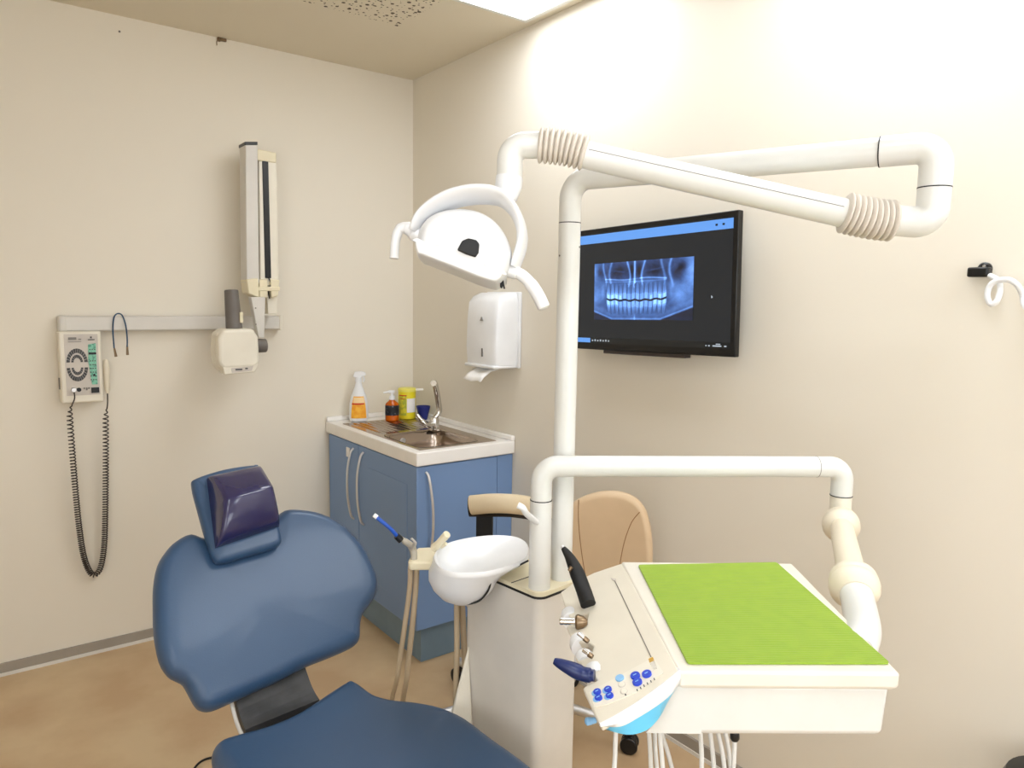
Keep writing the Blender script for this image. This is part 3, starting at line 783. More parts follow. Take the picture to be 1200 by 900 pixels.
# slim speaker bar hanging under
s0, s1 = tvpx(706, 412), tvpx(801, 417)
obj('mounting_bar', box(nb(), (s1[0], -th_/2-.012, -.035), (s0[0], -th_/2+.001, -.004), TF), mat('bar_brown', (58, 50, 48), .4), t, bevel=.002)

# ------------------------------------------------------------------ dental unit base (cuspidor tower)
PS = R(6.5); tx = V((math.cos(PS), math.sin(PS), 0)); ty = V((-math.sin(PS), math.cos(PS), 0)); tz = V((0, 0, 1))
TZ = .88; K = onZ(632, 697, TZ); K = V((K.x, K.y, 0)); TW, TL = .135, .25
TFm = (K, tx, ty, tz)
tower = thing('dental_unit', K+tx*.07+ty*.14, 'white spittoon tower of the dental unit beside the blue chair', 'dental unit')
def rprism(bm, w, l, r, z0, z1, fr, x0=0, y0=0, slopes=0):
    pr = rrect(x0, x0+w, y0, y0+l, r, 5)
    prism(bm, [fr[0]+fr[1]*a+fr[2]*c+fr[3]*z0 for a, c in pr], fr[3]*(z1-z0)); return bm
obj('tower_body', rprism(nb(), TW, TL, .022, 0.0, TZ-.014, TFm), mat('tower_grey', (222, 216, 206), .3, coat=.2), tower, angle=25)
obj('gasket', rprism(nb(), TW+.003, TL+.003, .023, TZ-.014, TZ-.009, TFm, -.0015, -.0015), M_gask, tower, angle=25)
obj('top_plate', rprism(nb(), TW, TL, .022, TZ-.009, TZ, TFm), M_cream2, tower, angle=25)
pj = onZ(575, 672, TZ)
obj('plate_joint', box(nb(), (.0, .085, TZ-.0005), (.06, .0875, TZ+.0008), TFm), M_gask, tower, smooth=False)
# bowl: egg shaped rim lofted to a round basin
ZB = .925
rim = [onZ(*q, ZB) for q in ((507, 655), (509, 648), (518, 640), (535, 634), (560, 629.5), (585, 628), (605, 630), (617, 636), (620.5, 644), (618, 655), (600, 664), (575, 671), (560, 673), (535, 673), (518, 669), (510, 663))]
rim = spline(rim, 4, True)
cb = onZ(543, 668, ZB-.03); cb = V((cb.x, cb.y, ZB)); 
n = len(rim); cen = sum((V(p) for p in rim), V())/n
bc = onZ(543, 655, ZB); bc.z = 0
def bring(bm, f, z, rr_, off=0):
    out = []
    for p in rim:
        d = V((p.x-bc.x, p.y-bc.y, 0)); e = d.normalized()
        q = V((bc.x, bc.y, 0)) + e*((d.length-off)*(1-f)+rr_*f); out.append(bm.verts.new((q.x, q.y, z)))
    return out
b = nb(); rings = []
for f, z, rr_ in ((0, ZB-.003, .07), (0, ZB+.001, .07), ):
    rings.append(bring(b, f, z, rr_))
inner = [(0, ZB+.003, .07, .004), (0, ZB, .07, .010), (.35, ZB-.012, .072, .012), (.8, ZB-.022, .066, 0), (1, ZB-.045, .052, 0), (1, ZB-.064, .036, 0), (1, ZB-.070, .012, 0)]
outer_ = [(0, ZB-.004, .07, 0), (.10, ZB-.010, .074, 0), (.75, ZB-.028, .080, 0), (1, ZB-.045, .077, 0), (1, ZB-.065, .068, 0), (1, ZB-.085, .050, 0), (1, ZB-.097, .028, 0), (1, ZB-.100, .008, 0)]
ri = [bring(b, f, z, rr_, o_) for f, z, rr_, o_ in inner]; ro = [bring(b, f, z, rr_, o_) for f, z, rr_, o_ in outer_]
def stitch(b, rs):
    for a_, c_ in zip(rs, rs[1:]):
        for i in range(len(a_)): b.faces.new((a_[i], a_[(i+1) % len(a_)], c_[(i+1) % len(a_)], c_[i]))
for v in rings[0]+rings[1]: b.verts.remove(v)
stitch(b, ri[::-1]+ro); b.faces.new(ri[-1]); b.faces.new(ro[-1])
bowl = obj('spittoon_bowl', b, M_lamp, tower, angle=60, label='glossy white egg-shaped bowl')
# dark rubber line where bowl meets tower
gl = [at(*q) for q in ((619, 657, 1.615), (600, 666, 1.60), (577, 672.5, 1.585), (575.5, 680, 1.58), (572, 692, 1.58), (563, 703, 1.585), (551, 707.5, 1.59), (541, 707, 1.60))]
obj('bowl_seal', sweep(nb(), spline(gl, 6), .0022, 8), M_gask, tower)
# cup filler spout from the front post
FPp = onZ(632, 688, TZ); BPp = onZ(657.5, 677, TZ)
sp_ = spline([V((FPp.x, FPp.y, 0))+V((0, 0, 1.02)), at(618, 603, 1.50), at(613, 595.5, 1.48), at(607, 592, 1.48)], 6)
obj('water_spout', sweep(nb(), sp_, .0065, 12), M_lamp, tower)
# assistant's bracket left of bowl
def bz_(px, z): return onZ(px[0], px[1], z)
bp = [bz_(q, .900) for q in ((478, 657), (483, 648), (490, 641.5), (530, 640), (530, 650), (512, 659), (481, 659))]
brk = obj('holder_bracket', prism(nb(), bp, (0, 0, -.020)), M_cream2, tower, bevel=.004)
# suction hoses
def hose(pxs, r, m, label, group, nm='hose', cat='hose'):
    o = obj(nm, sweep(nb(), spline([at(*q) for q in pxs], 8), r, 12), m)
    return tag(o, label, cat, group)
dd = dep(bz_((484, 655), .90))
se = thing('saliva_ejector', at(485, 662, dd), 'saliva ejector with bright blue tip standing in the bracket', 'saliva ejector')
obj('ejector_body', sweep(nb(), spline([at(484.5, 662, dd), at(485, 650, dd), at(482, 640, dd), at(474, 634, dd-.01), at(468, 630, dd-.015)], 6), [.008]*7+[.0085]*6+[.0075]*6+[.006]*6, 16), mat('ejector_grey', (176, 170, 156), .35), se)
obj('control_lever', sweep(nb(), spline([at(483, 643, dd-.01), at(486, 636, dd-.02), at(482, 631, dd-.025)], 4), [.005]*5+[.003]*4, 8), M_nickel, se)
obj('black_collar', cyl(nb(), at(470, 633, dd-.013), at(464.5, 628, dd-.018), .0085, .0075, 18), M_black, se)
obj('blue_tube', sweep(nb(), spline([at(466, 629, dd-.017), at(458, 620, dd-.025), at(448, 611.5, dd-.03), at(441, 606, dd-.03)], 6), .0045, 12), M_blue_tip, se, label='bright blue bent tube')
obj('white_tip', cyl(nb(), at(442, 606.5, dd-.03), at(438, 603.5, dd-.03), .0055, .005, 14), M_paper, se)
d2_ = dep(bz_((515, 642), .93))
sh = thing('suction_handle', at(512, 642, d2_), 'cream suction handle angled upward behind the bracket', 'suction handle')
obj('grip', sweep(nb(), [at(509, 642, d2_), at(515, 636, d2_-.01), at(524, 626, d2_-.02)], [.010, .0085, .009], 14, ratio=1.3, nrm=fw), M_cream2, sh, bevel=.001)
obj('lever', sweep(nb(), [at(517, 640, d2_), at(523, 637, d2_-.01)], [.006, .004], 10), M_cream2, sh)
dh = dd
hose([(481, 664, dd), (480, 690, dd+.02), (474, 735, dd+.07), (466, 790, dd+.14), (459, 840, dd+.20), (478, 950, dd+.16), (535, 1050, dd+.08), (570, 1060, dd+.05)], .0062, M_hose, 'left one of two beige suction hoses hanging from the bracket', 'suction hoses under the bracket')
hose([(488, 664, dd+.01), (487, 690, dd+.03), (483, 735, dd+.08), (477, 790, dd+.15), (473, 840, dd+.20), (495, 900, dd+.17), (540, 945, dd+.10), (570, 950, dd+.05)], .0068, M_hose, 'right one of two beige suction hoses hanging from the bracket', 'suction hoses under the bracket')
dt = dep(K+ty*TL+tz*.5)
hose([(535, 695, dt+.01), (535.5, 760, dt), (534, 820, dt), (538, 870, dt), (560, 895, dt+.01)], .0068, M_hose, 'thin beige hose hanging straight down under the spittoon bowl', 'hoses under the spittoon bowl')
hose([(541, 697, dt+.03), (543, 740, dt+.03), (545, 775, dt+.03), (550, 820, dt+.03), (565, 870, dt+.03)], .0075, M_hose, 'thin beige hose under the spittoon bowl, touching the tower side', 'hoses under the spittoon bowl')
obj('floor_cover', prism(nb(), [at(549, 757, dt-.04), at(529, 835, dt-.06), at(526, 900, dt-.06), at(556, 900, dt-.04)], fw*.012), M_cream, tower, bevel=.006)

# ------------------------------------------------------------------ lamp post, arms and operating lamp
TR_ = .0236
lampT = thing('dental_lamp', V((BPp.x, BPp.y, TZ)), 'white dental operating lamp on a jointed arm over the chair', 'lamp')
zt = 1.757
top_ = V((BPp.x, BPp.y, zt)); e1 = onZ(1099, 172, zt); e1z = e1
e2 = V((e1.x, e1.y, 1.637))
eL = dep(at(600, 172, 1.27))
obj('post', cyl(nb(), (BPp.x, BPp.y, TZ), (BPp.x, BPp.y, 1.665), TR_, n=36), M_white, lampT)
d_ = (e1-top_); d_.normalize()
obj('upper_arm', sweep(nb(), fillet([V((BPp.x, BPp.y, 1.667)), top_, e1-d_*.085], .055, 12), TR_, 36), M_white, lampT)
dl = V((at(1000, 258, 1.2)-e2)); dl.z = 0; dl.normalize()
obj('elbow', sweep(nb(), fillet([e1-d_*.083, e1, V((e1.x, e1.y, 1.693))], .055, 14), TR_+.0016, 36), M_white, lampT)
lowdir = at(1000, 257, 1.215)
e2 = onP(1085, 262, V((e1.x, e1.y, 0)), V((fw.x, fw.y, 0)).normalized()); e2 = V((e1.x, e1.y, e2.z))
endL = at(1046, 258, 1.205)
obj('elbow', sweep(nb(), fillet([V((e1.x, e1.y, 1.692)), e2, endL], .055, 14), TR_+.0016, 36), M_white, lampT)
obj('joint_ring', cyl(nb(), (e1.x, e1.y, 1.6915), (e1.x, e1.y, 1.6935), TR_+.0019, n=36), M_gask, lampT)
obj('joint_ring', cyl(nb(), e1-d_*.0845, e1-d_*.0825, TR_+.0019, n=36), M_gask, lampT)
obj('joint_ring', cyl(nb(), (BPp.x, BPp.y, 1.665), (BPp.x, BPp.y, 1.667), TR_-.0002, n=36), M_gask, lampT)
fa0, fa1 = at(990, 250, 1.21), at(684, 181, 1.27)
obj('front_arm', cyl(nb(), fa0, fa1, TR_, n=36), M_white, lampT)
off = (fw*-1).normalized()*TR_*.995
sl = (fa1-fa0).normalized(); nrm_ = (-fw+cu*.12); nrm_ = (nrm_-sl*nrm_.dot(sl)).normalized()
obj('arm_seam', cyl(nb(), fa0.lerp(fa1, .02)+nrm_*TR_, fa0.lerp(fa1, .98)+nrm_*TR_, .0007, n=6), M_skin, lampT)
def bellows(pts, r0, r1, nr, nm='bellows'):
    P_ = spline(pts, 6); 
    L_ = [0]
    for a_, b_ in zip(P_, P_[1:]): L_.append(L_[-1]+(b_-a_).length)
    out = []; rs = []
    for i in range(nr*8+1):
        s = L_[-1]*i/(nr*8); j = 0
        while j < len(L_)-2 and L_[j+1] < s: j += 1
        out.append(P_[j].lerp(P_[j+1], (s-L_[j])/(L_[j+1]-L_[j]))); rs.append(r0+(r1-r0)*abs(math.sin(math.pi*i/8))**.7)
    return obj(nm, sweep(nb(), out, rs, 36), M_ribs, lampT, label='ribbed rubber bellows', angle=70)
bellows([at(1047, 259, 1.205), at(1020, 256, 1.207), at(988, 249, 1.21)], .0255, .034, 9)
bellows([at(687, 179.5, 1.27), at(660, 173, 1.272), at(631, 170, 1.275)], .0235, .031, 9)
eA = at(633, 170, 1.275); eC = at(598, 171, 1.28); eD = at(597, 211, 1.28)
obj('lamp_elbow', sweep(nb(), fillet([eA, eC, eD], .045, 12), TR_-.001, 36), M_white, lampT)
obj('swivel_collar', sweep(nb(), [at(597, 208, 1.28), at(596, 218, 1.28), at(593, 228, 1.28), at(588, 236, 1.28)], [.0240, .0238, .0215, .016], 32), M_lamp, lampT)
for q in ((676, 290), (658, 300)):
    c = at(q[0], q[1], dep(V((BPp.x, BPp.y, 1.6)))-.0); c = V((BPp.x, BPp.y, c.z)); dr = V((fw.x, fw.y, 0)).normalized()*-1
    sdv = V((_r.x, _r.y, 0)).normalized(); sgx = .88 if q[0] > 667 else -.88
    nn_ = (dr*math.sqrt(1-sgx**2)+sdv*sgx); obj('screw', cyl(nb(), c+nn_*(TR_-.001), c+nn_*(TR_+.0008), .0022, n=10), M_dgrey, lampT)
# lamp head local plane facing the camera
LD = 1.28
ld = V((fw.x, fw.y, fw.z))
def lpx(x, y, n=0): return at(x, y, LD-n)
def lfn(a, c, n): return at(a, c, LD) - fw*n
yk = spline([at(*q) for q in ((487, 271, LD), (495, 256, LD-.005), (512, 242, LD-.01), (534, 232, LD-.012), (560, 228, LD-.012), (584, 231, LD-.012), (600, 244, LD-.01), (610, 264, LD-.005), (611.5, 286, LD), (603, 314, LD))], 6)
m_ = len(yk)
obj('yoke', sweep(nb(), yk, [.0065+.0035*math.sin(math.pi*i/(m_-1))**.5 for i in range(m_)], 24, ratio=3.4, nrm=(fw*.93-cu*.2+cr*.15)), M_lamp, lampT, label='curved white yoke')
head = obj('lamp_head', cushion(nb(), sp2([(489.5, 294), (490, 284), (491, 276), (494, 268), (503, 257.5), (518, 250), (540, 247), (562, 250.5), (580, 261), (592, 276), (599, 294), (599, 308), (595, 321), (587, 333), (578, 335.5), (560, 330), (530, 318.3), (500, 307), (492, 303)], 4), lfn, .07, .050, 15, bulge=.005), M_lamp, lampT, angle=60, label='domed white lamp head')
obj('lens_frame', cushion(nb(), sp2([(489.3, 285), (493, 286), (525, 298.0), (560, 311.5), (590, 322.5), (594, 323), (592, 328), (586, 334.5), (578, 336.5), (560, 331), (530, 319), (500, 307.5), (492, 304), (488.8, 294)], 4), lfn, .072, .0525, 4, bulge=.001), M_lamp, lampT, angle=60)
# vent: dark patch following the shell
b = nb()
vp = [(538.5, 300), (544, 289.5), (551, 286.5), (560, 288.5), (563.5, 293), (562.5, 303), (559, 308), (548, 304.5)]
prism(b, [lfn(x, y, .045) for x, y in vp], -fw*.0125)
obj('vent', b, M_black, head, bevel=.002, label='black vent')
obj('handle_pivot', cyl(nb(), lpx(495, 279), lpx(483, 272), .014, .013, 24), M_lamp, lampT, bevel=.002)
hl = spline([lpx(484, 272), lpx(475, 266.5), lpx(467.5, 270), lpx(464, 280), lpx(462.5, 292), lpx(462, 303)], 6)
obj('handle', sweep(nb(), hl, [.0115]*6+[.0095]*6+[.0085]*6+[.0080]*13, 20), M_lamp, lampT, label='white curved handle')
obj('handle_pivot', cyl(nb(), lpx(592, 316), lpx(606, 320), .012, .012, 24), M_lamp, lampT, bevel=.002)
hr = spline([lpx(600, 317), lpx(612, 323), lpx(622, 333), lpx(631, 347), lpx(638, 362)], 6)
obj('handle', sweep(nb(), hr, [.0105]*12+[.0115]*11+[.0105, .006], 20), M_lamp, lampT, label='white straight handle')
obj('latch', prism(nb(), [lpx(586, 329, .02), lpx(590, 328, .02), lpx(592, 338, .02), lpx(590, 338, .02), lpx(589.5, 335, .02), lpx(588, 338, .02), lpx(586, 336, .02)], fw*.008), M_black, lampT, smooth=False)

# ------------------------------------------------------------------ instrument unit: arm, head
arm = thing('instrument_table', V((FPp.x, FPp.y, TZ)), 'white dental instrument table on swing arm with control panel', 'instrument table')
zh = 1.149
fpt = V((FPp.x, FPp.y, zh)); ae = onZ(988, 547, zh)
obj('post', cyl(nb(), (FPp.x, FPp.y, TZ), (FPp.x, FPp.y, 1.075), TR_, n=36), M_white, arm)
obj('joint_ring', cyl(nb(), (FPp.x, FPp.y, 1.0745), (FPp.x, FPp.y, 1.0765), TR_+.0004, n=36), M_gask, arm)
ad = (ae-fpt).normalized()
obj('swing_arm', sweep(nb(), fillet([V((FPp.x, FPp.y, 1.075)), fpt, ae, V((ae.x, ae.y, 1.085))], .05, 12), TR_-.0008, 36), M_white, arm)
obj('joint_ring', cyl(nb(), (ae.x, ae.y, 1.084), (ae.x, ae.y, 1.086), TR_, n=36), M_gask, arm)
obj('arm_seam', cyl(nb(), ae-ad*.061, ae-ad*.0597, TR_-.0004, n=36), M_skin, arm)
obj('drop_tube', cyl(nb(), (ae.x, ae.y, 1.02), (ae.x, ae.y, 1.084), TR_-.001, n=36), M_cream, arm)
for q in ((621, 692, 0),): pass
b1c = at(985.5, 615, dep(ae)-.02); b2c = at(1001, 686, 1.30)
ldv = (b2c-b1c).normalized()
obj('ball_joint', lathe(nb(), b1c, [(.010, -.040), (.026, -.034), (.035, -.020), (.038, -.008), (.036, -.004), (.0385, 0), (.038, .010), (.032, .018), (.0245, .026)], 32, ldv), M_yel, arm)
obj('link_tube', cyl(nb(), b1c, b2c, .0235, .0255, 32), M_yel, arm)
obj('ball_joint', lathe(nb(), b2c, [(.026, -.036), (.033, -.033), (.041, -.018), (.0425, -.006), (.0405, -.002), (.043, .003), (.042, .014), (.036, .024), (.029, .032)], 32, (at(1010, 740, 1.18)-b2c)), M_yel, arm)
lt_ = spline([b2c, at(1007, 712, 1.24), at(1011, 740, 1.17), at(1004, 762, 1.13)], 6)
obj('end_tube', sweep(nb(), lt_, .0275, 32), M_white, arm)

# head frame
HA = R(-36.0); hx = V((math.cos(HA), math.sin(HA), 0)); hy = V((-math.sin(HA), math.cos(HA), 0))
ZT = .994
HO = onZ(795, 787, ZT)
def H3(a, c, z): return V((HO.x, HO.y, 0))+hx*a+hy*c+V((0, 0, z))
def hl_(x, y, z): q = onZ(x, y, z)-V((HO.x, HO.y, z)); return q.dot(hx), q.dot(hy)
fr_ = hl_(1051, 785, ZT); bl_ = hl_(729, 660, ZT); br_ = hl_(926, 658, ZT)
Wd = fr_[0]; Dp = (bl_[1]+br_[1])/2
print('HEAD', fr_, bl_, br_)
la = bl_[0]     # a of rear-left corner (front-left is 0)
# body under tray
ZBot = onP(900, 861, H3(0, .018, 0), hy).z
print('ZBOT', ZBot)
def loft(bm, loops):
    rs = [[bm.verts.new(p) for p in L_] for L_ in loops]; stitch(bm, rs); bm.faces.new(rs[0]); bm.faces.new(rs[-1]); return bm
top_l = [(-.015, .0), (Wd, .0), (Wd+.0, Dp*.5), (br_[0], Dp), (la, Dp), (la*.5-.006, Dp*.5)]
def lip(z, ins): return [H3(a+(ins if a < Wd*.5 else -ins), c+(ins if c < Dp*.5 else -ins), z) for a, c in ((0, 0), (Wd, 0), (br_[0], Dp), (la, Dp))]
b = loft(nb(), [lip(ZT-.026, .004), lip(ZT-.024, .0), lip(ZT, 0)])
tray = obj('tray_top', b, mat('tray_cream', (228, 223, 210), .35), arm, bevel=.005, seg=3)
b = loft(nb(), [lip(ZBot, .020), lip(ZBot+.006, .012), lip(ZT-.026, .009)])
obj('tray_body', b, M_white, arm, bevel=.008, seg=3)
# sloping control deck: plane through the tray's left edge, falling to the left
P1, P2 = H3(-.002, -.0, ZT), H3(la-.002, Dp, ZT)
ed = (P2-P1).normalized(); side = V((0, 0, 1)).cross(ed).normalized()      # points left
tl_ = R(20); dv = side*math.cos(tl_)-V((0, 0, 1))*math.sin(tl_); dn = ed.cross(dv); dn = dn if dn.z > 0 else -dn
def dk(x, y): q = onP(x, y, P1, dn)-P1; return q.dot(ed), q.dot(dv)
def D3(e, d, n=0): return P1+ed*e+dv*d+dn*n
out_px = [(795, 786), (770, 806), (745, 824), (722, 838), (703, 848), (697, 838), (690, 822), (683, 807), (687, 803), (700, 797.5), (697, 793), (683, 786), (681, 777), (676, 776), (673, 768), (684, 764), (694, 764), (696, 757), (688, 752), (672, 752), (668, 744), (664, 735), (670, 728), (688, 727), (690, 718), (668, 724), (662, 712), (657, 694), (672, 683), (696, 671), (714, 665), (729, 660)]
dk2 = [dk(*q) for q in out_px]
print('DECK', [(round(a, 3), round(c, 3)) for a, c in dk2])
b = nb(); prism(b, [D3(e, d, 0) for e, d in dk2], dn*-.012)
deck = obj('control_deck', b, mat('deck_cream', (224, 217, 200), .38), arm, bevel=.002, seg=2, angle=30)
# underside housing of deck
hs_px = [(793, 800), (765, 822), (735, 840), (712, 850), (706, 846), (694, 820), (690, 812), (722, 790), (708, 745), (690, 705), (705, 680), (729, 664)]
# white front band + cyan crescent: curved skirt below the deck's front edge
def dfr(x, y): return onP(x, y, P1, dn)
fe = [(797, 785), (785, 795.5), (770, 807), (745, 824.5), (722, 838.5), (703, 848.5)]
mid_ = [(797.5, 799), (788, 812), (773, 825), (748, 841), (727, 851.5), (704, 851)]
low_ = [(792, 806), (783, 822), (772, 842), (757, 856), (735, 861), (707, 854)]
cT = [(dfr(*q)-HO).dot(hy) for q in fe]
def onC(q, c): return onP(q[0], q[1], H3(0, c, 0), hy)
tp = spline([dfr(*q)+dn*.0003 for q in fe], 6); md = spline([onC(q, c) for q, c in zip(mid_, cT)], 6)
md2 = spline([onC(q, c+.001) for q, c in zip(mid_, cT)], 6); lw = spline([onC(q, c+.010) for q, c in zip(low_, cT)], 6)
def strip(rows_, back):
    b = nb(); rs = [[b.verts.new(p) for p in r_] for r_ in rows_]; rs.append([b.verts.new(p+back) for p in rows_[-1]]); rs.append([b.verts.new(p+back) for p in rows_[0]])
    m2 = len(rs)
    for k in range(m2):
        A_, B_ = rs[k], rs[(k+1) % m2]
        for i in range(len(A_)-1): b.faces.new((A_[i], A_[i+1], B_[i+1], B_[i]))
    b.faces.new([r_[0] for r_ in rs]); b.faces.new([r_[-1] for r_ in rs]); return b
bulgeM = [p.lerp(q, .5)-hy*.004 for p, q in zip(tp, md)]
obj('front_band', strip([tp, bulgeM, md], hy*.02-V((0, 0, .004))), M_lamp, arm, angle=50)
obj('cyan_trim', strip([md2, lw], hy*.02), M_cyan, arm, angle=50, label='sky blue crescent trim')
lower = [onC(q, .0078+.0035*(q[1]-800)/60) for q in ((822, 800), (822, 860), (757, 859), (771, 843), (782, 823), (791, 806), (796, 800))]
obj('front_lower_body', prism(nb(), lower, hy*.20), M_white, arm, smooth=False)
hu = [(.0, .0), (-.025, .055), (-.032, .088), (.02, .095), (.06, .088), (.40, .082), (.413, .0)]
obj('deck_housing', prism(nb(), [D3(max(e, -.01)+.012, d, -.012) for e, d in hu], V((0, 0, -.024))), M_cream, arm, smooth=False)
# deck details
def ddisc(px, rx, ry, m, nm, par, h=.0022, ang=-18, label=None):
    e0, d0 = dk(*px); s_ = dep(D3(e0, d0))/F
    b = nb(); pts = []
    for k in range(28):
        a = 2*math.pi*k/28; x = rx*math.cos(a); y = ry*math.sin(a); ca__, sa = math.cos(R(ang)), math.sin(R(ang))
        pts.append(dfr(px[0]+x*ca__-y*sa, px[1]+x*sa+y*ca__)+dn*.0004)
    prism(b, pts, dn*h); return obj(nm, b, m, par, smooth=True, bevel=.0006, label=label)
ppn = obj('button_panel', prism(nb(), [dfr(*q)-dn*.001 for q in ((690, 812), (766, 771), (778, 789), (745, 812), (712, 826), (697, 829))], dn*.0022), mat('panel_cream', (229, 223, 208), .45), deck, smooth=False)
for q in ((700.5, 812.5), (713, 809.5), (702, 819.5), (715, 816.8)):
    ddisc((q[0]-2.2, q[1]+.8), 4.8, 3.4, M_lblue, 'button_surround', ppn, .002)
    ddisc(q, 4.6, 3.3, M_blueb, 'button', ppn, .0035, label='round blue button')
ddisc((726.8, 796), 5.2, 3.6, M_lblue, 'button', ppn, .003, label='pale blue button')
for q in ((745, 793.5), (758.5, 791.5), (747.5, 801)): ddisc(q, 5.8, 4.1, M_blueb, 'button', ppn, .0035, label='oval blue button')
for q, r_ in (((729, 803), 4.6), ((731.5, 811), 4.6)):
    ddisc(q, r_, 3.6, M_grey, 'button', ppn, .0012, label='colourless button outline'); ddisc(q, r_-.8, 2.9, mat('panel_cream', (0, 0, 0)), 'button_face', ppn, .0018)
ddisc((733.5, 815.3), .9, .9, M_black, 'indicator', ppn, .002)
b = nb()
for k in range(6):
    q = (746+4*k, 809-2.6*k); prism(b, [dfr(q[0]+dx, q[1]+dy)+dn*.001 for dx, dy in ((0, 0), (1.2, -.6), (2.2, 1.6), (1, 2.2))], dn*.0006)
obj('printed_symbols', b, M_dial, ppn, smooth=False)
b = nb()
for q in ((700.5, 812.5), (713, 809.5), (702, 819.5), (715, 816.8), (745, 793.5), (758.5, 791.5), (747.5, 801)):
    prism(b, [dfr(q[0]+dx, q[1]+dy)+dn*.0044 for dx, dy in ((-2, .8), (1.6, -1.1), (1.9, -.3), (-1.7, 1.5))], dn*.0004)
obj('printed_symbols', b, M_lblue, ppn, smooth=False)
obj('panel_joint', prism(nb(), [dfr(*q)+dn*.0002 for q in ((719.6, 680), (720.6, 680), (763.6, 770), (762.4, 770))], dn*.0006), M_dgrey, deck, smooth=False)
obj('catch_mark', prism(nb(), [dfr(*q)+dn*.0004 for q in ((716, 678), (722, 679), (721, 681), (718, 680.5))], dn*.0012), M_grey, deck, smooth=False)
obj('yellow_sticker', prism(nb(), [dfr(*q)+dn*.0004 for q in ((759.8, 773), (765.4, 770.5), (767.3, 775), (761.4, 777.5))], dn*.0008), mat('sticker_yellow', (232, 182, 60), .5), deck, smooth=False)
obj('info_sticker', prism(nb(), [dfr(*q)+dn*.0004 for q in ((761.4, 777.8), (767.3, 775.3), (770.6, 784.5), (765.5, 787)) ], dn*.0008), mat('sticker_brown', (150, 136, 112), .5), deck, smooth=False)
obj('info_sticker', prism(nb(), [dfr(*q)+dn*.0014 for q in ((763.2, 779), (766.6, 777.6), (769.2, 783.8), (766, 785.4)) ], dn*.0004), mat('sticker_pale', (214, 208, 196), .5), deck, smooth=False)
obj('knob', lathe(nb(), at(690.5, 845, 1.03), [(.004, -.010), (.0055, 0), (.0055, .004), (.003, .006)], 18, -cr*1-fw*.3), M_lblue, arm, label='small pale blue knob')
# holder lobes: white scalloped saddles at the deck's left edge
for (x, y) in ((666, 716), (677, 747), (683, 767), (695, 782)):
    e0, d0 = dk(x, y); c = D3(e0, d0, -.013)
    b = nb(); lathe(b, c, [(.004, -.016), (.016, -.014), (.0175, 0), (.016, .012), (.011, .0165)], 24, ed)
    obj('holder_saddle', b, M_lamp, arm, label='smooth white holder saddle')

# silicone mat on tray
mp_ = [(onZ(*q, ZT+.003)) for q in ((806, 777), (1043, 777), (910, 659), (748, 662))]
cen = sum(mp_, V())/4
poly = []
for i in range(4):
    p, pa, pb = mp_[i], mp_[i-1], mp_[(i+1) % 4]
    u1 = (pa-p).normalized(); u2 = (pb-p).normalized(); r_ = .006
    for k in range(5): s_ = k/4; poly.append(p+u1*r_*(1-s_)**2+u2*r_*s_**2)
b = nb(); prism(b, [V((p.x, p.y, ZT+.0008)) for p in poly], V((0, 0, .0028)))
tag(obj('tray_mat', b, M_green, smooth=False), 'lime green ridged mat lying on the instrument table', 'mat')

# instruments in the holders
t = thing('handpiece', at(690, 710, 1.2), 'curved black handpiece standing tall in the holder nearest the tower', 'handpiece', None)
q0 = D3(*dk(691, 713), .008); d0 = dep(q0)
cv = spline([q0, at(684, 692, d0+.02), at(676, 671, d0+.035), at(668, 654, d0+.05), at(660, 642, d0+.06)], 8)
obj('grip', sweep(nb(), cv, [.0138]*8+[.0136]*8+[.0134-.0005*i for i in range(8)]+[.0092-.0006*i for i in range(9)], 22), M_blackm, t, label='matte black curved grip')
obj('tip', cyl(nb(), cv[-1]-(cv[-1]-cv[-2]).normalized()*.002, cv[-1]+(cv[-1]-cv[-2]).normalized()*.004, .0036, .003, 12), M_nickel, t)
obj('trigger_pin', cyl(nb(), at(670, 664, d0+.03), at(667, 669, d0+.03), .004, .0035, 12), M_brass, t)
t = thing('handpiece', D3(*dk(700, 797), 0), 'dark blue pointed handpiece lying in the holder nearest the buttons', 'handpiece')
q0 = D3(*dk(698, 796), .006); d0 = dep(q0)
cv = spline([q0, at(684, 790, d0+.005), at(668, 783, d0+.01), at(655, 777, d0+.015), at(649, 774.5, d0+.017)], 6)
obj('grip', sweep(nb(), cv, [.0085]*3+[.0105]*5+[.0112, .0112, .0110]+[.0106-.0005*i for i in range(14)], 20), M_navy, t, label='navy grip')
def coupling(px0, px1, label, r, tri):
    q0 = D3(*dk(*px0), .006); d0 = dep(q0); q1 = at(px1[0], px1[1], d0+.01); ax = q1-q0; L_ = ax.length
    t = thing('hose_coupling', q0, label, 'hose coupling', 'bare metal couplings in the holders')
    obj('collar', lathe(nb(), q0, [(r*.45, 0), (r*1.2, L_*.15), (r*1.5, L_*.35), (r*1.35, L_*.42)], 20, ax) if tri else lathe(nb(), q0, [(r*.8, 0), (r, L_*.2), (r, L_*.4)], 18, ax), M_brass, t)
    pr = []; 
    for k in range(9): pr.append((r*(.72 if k % 2 else .62), L_*(.40+.075*k)))
    obj('threaded_tip', lathe(nb(), q0, pr, 18, ax), M_chrome, t)
coupling((690, 733), (656, 728), 'largest bare metal hose coupling, just below the black handpiece', .0085, True)
coupling((691, 756), (677, 742), 'middle small metal coupling between the two handpieces', .0042, False)
coupling((696, 774), (683, 762), 'small metal coupling closest to the dark blue handpiece', .0042, False)

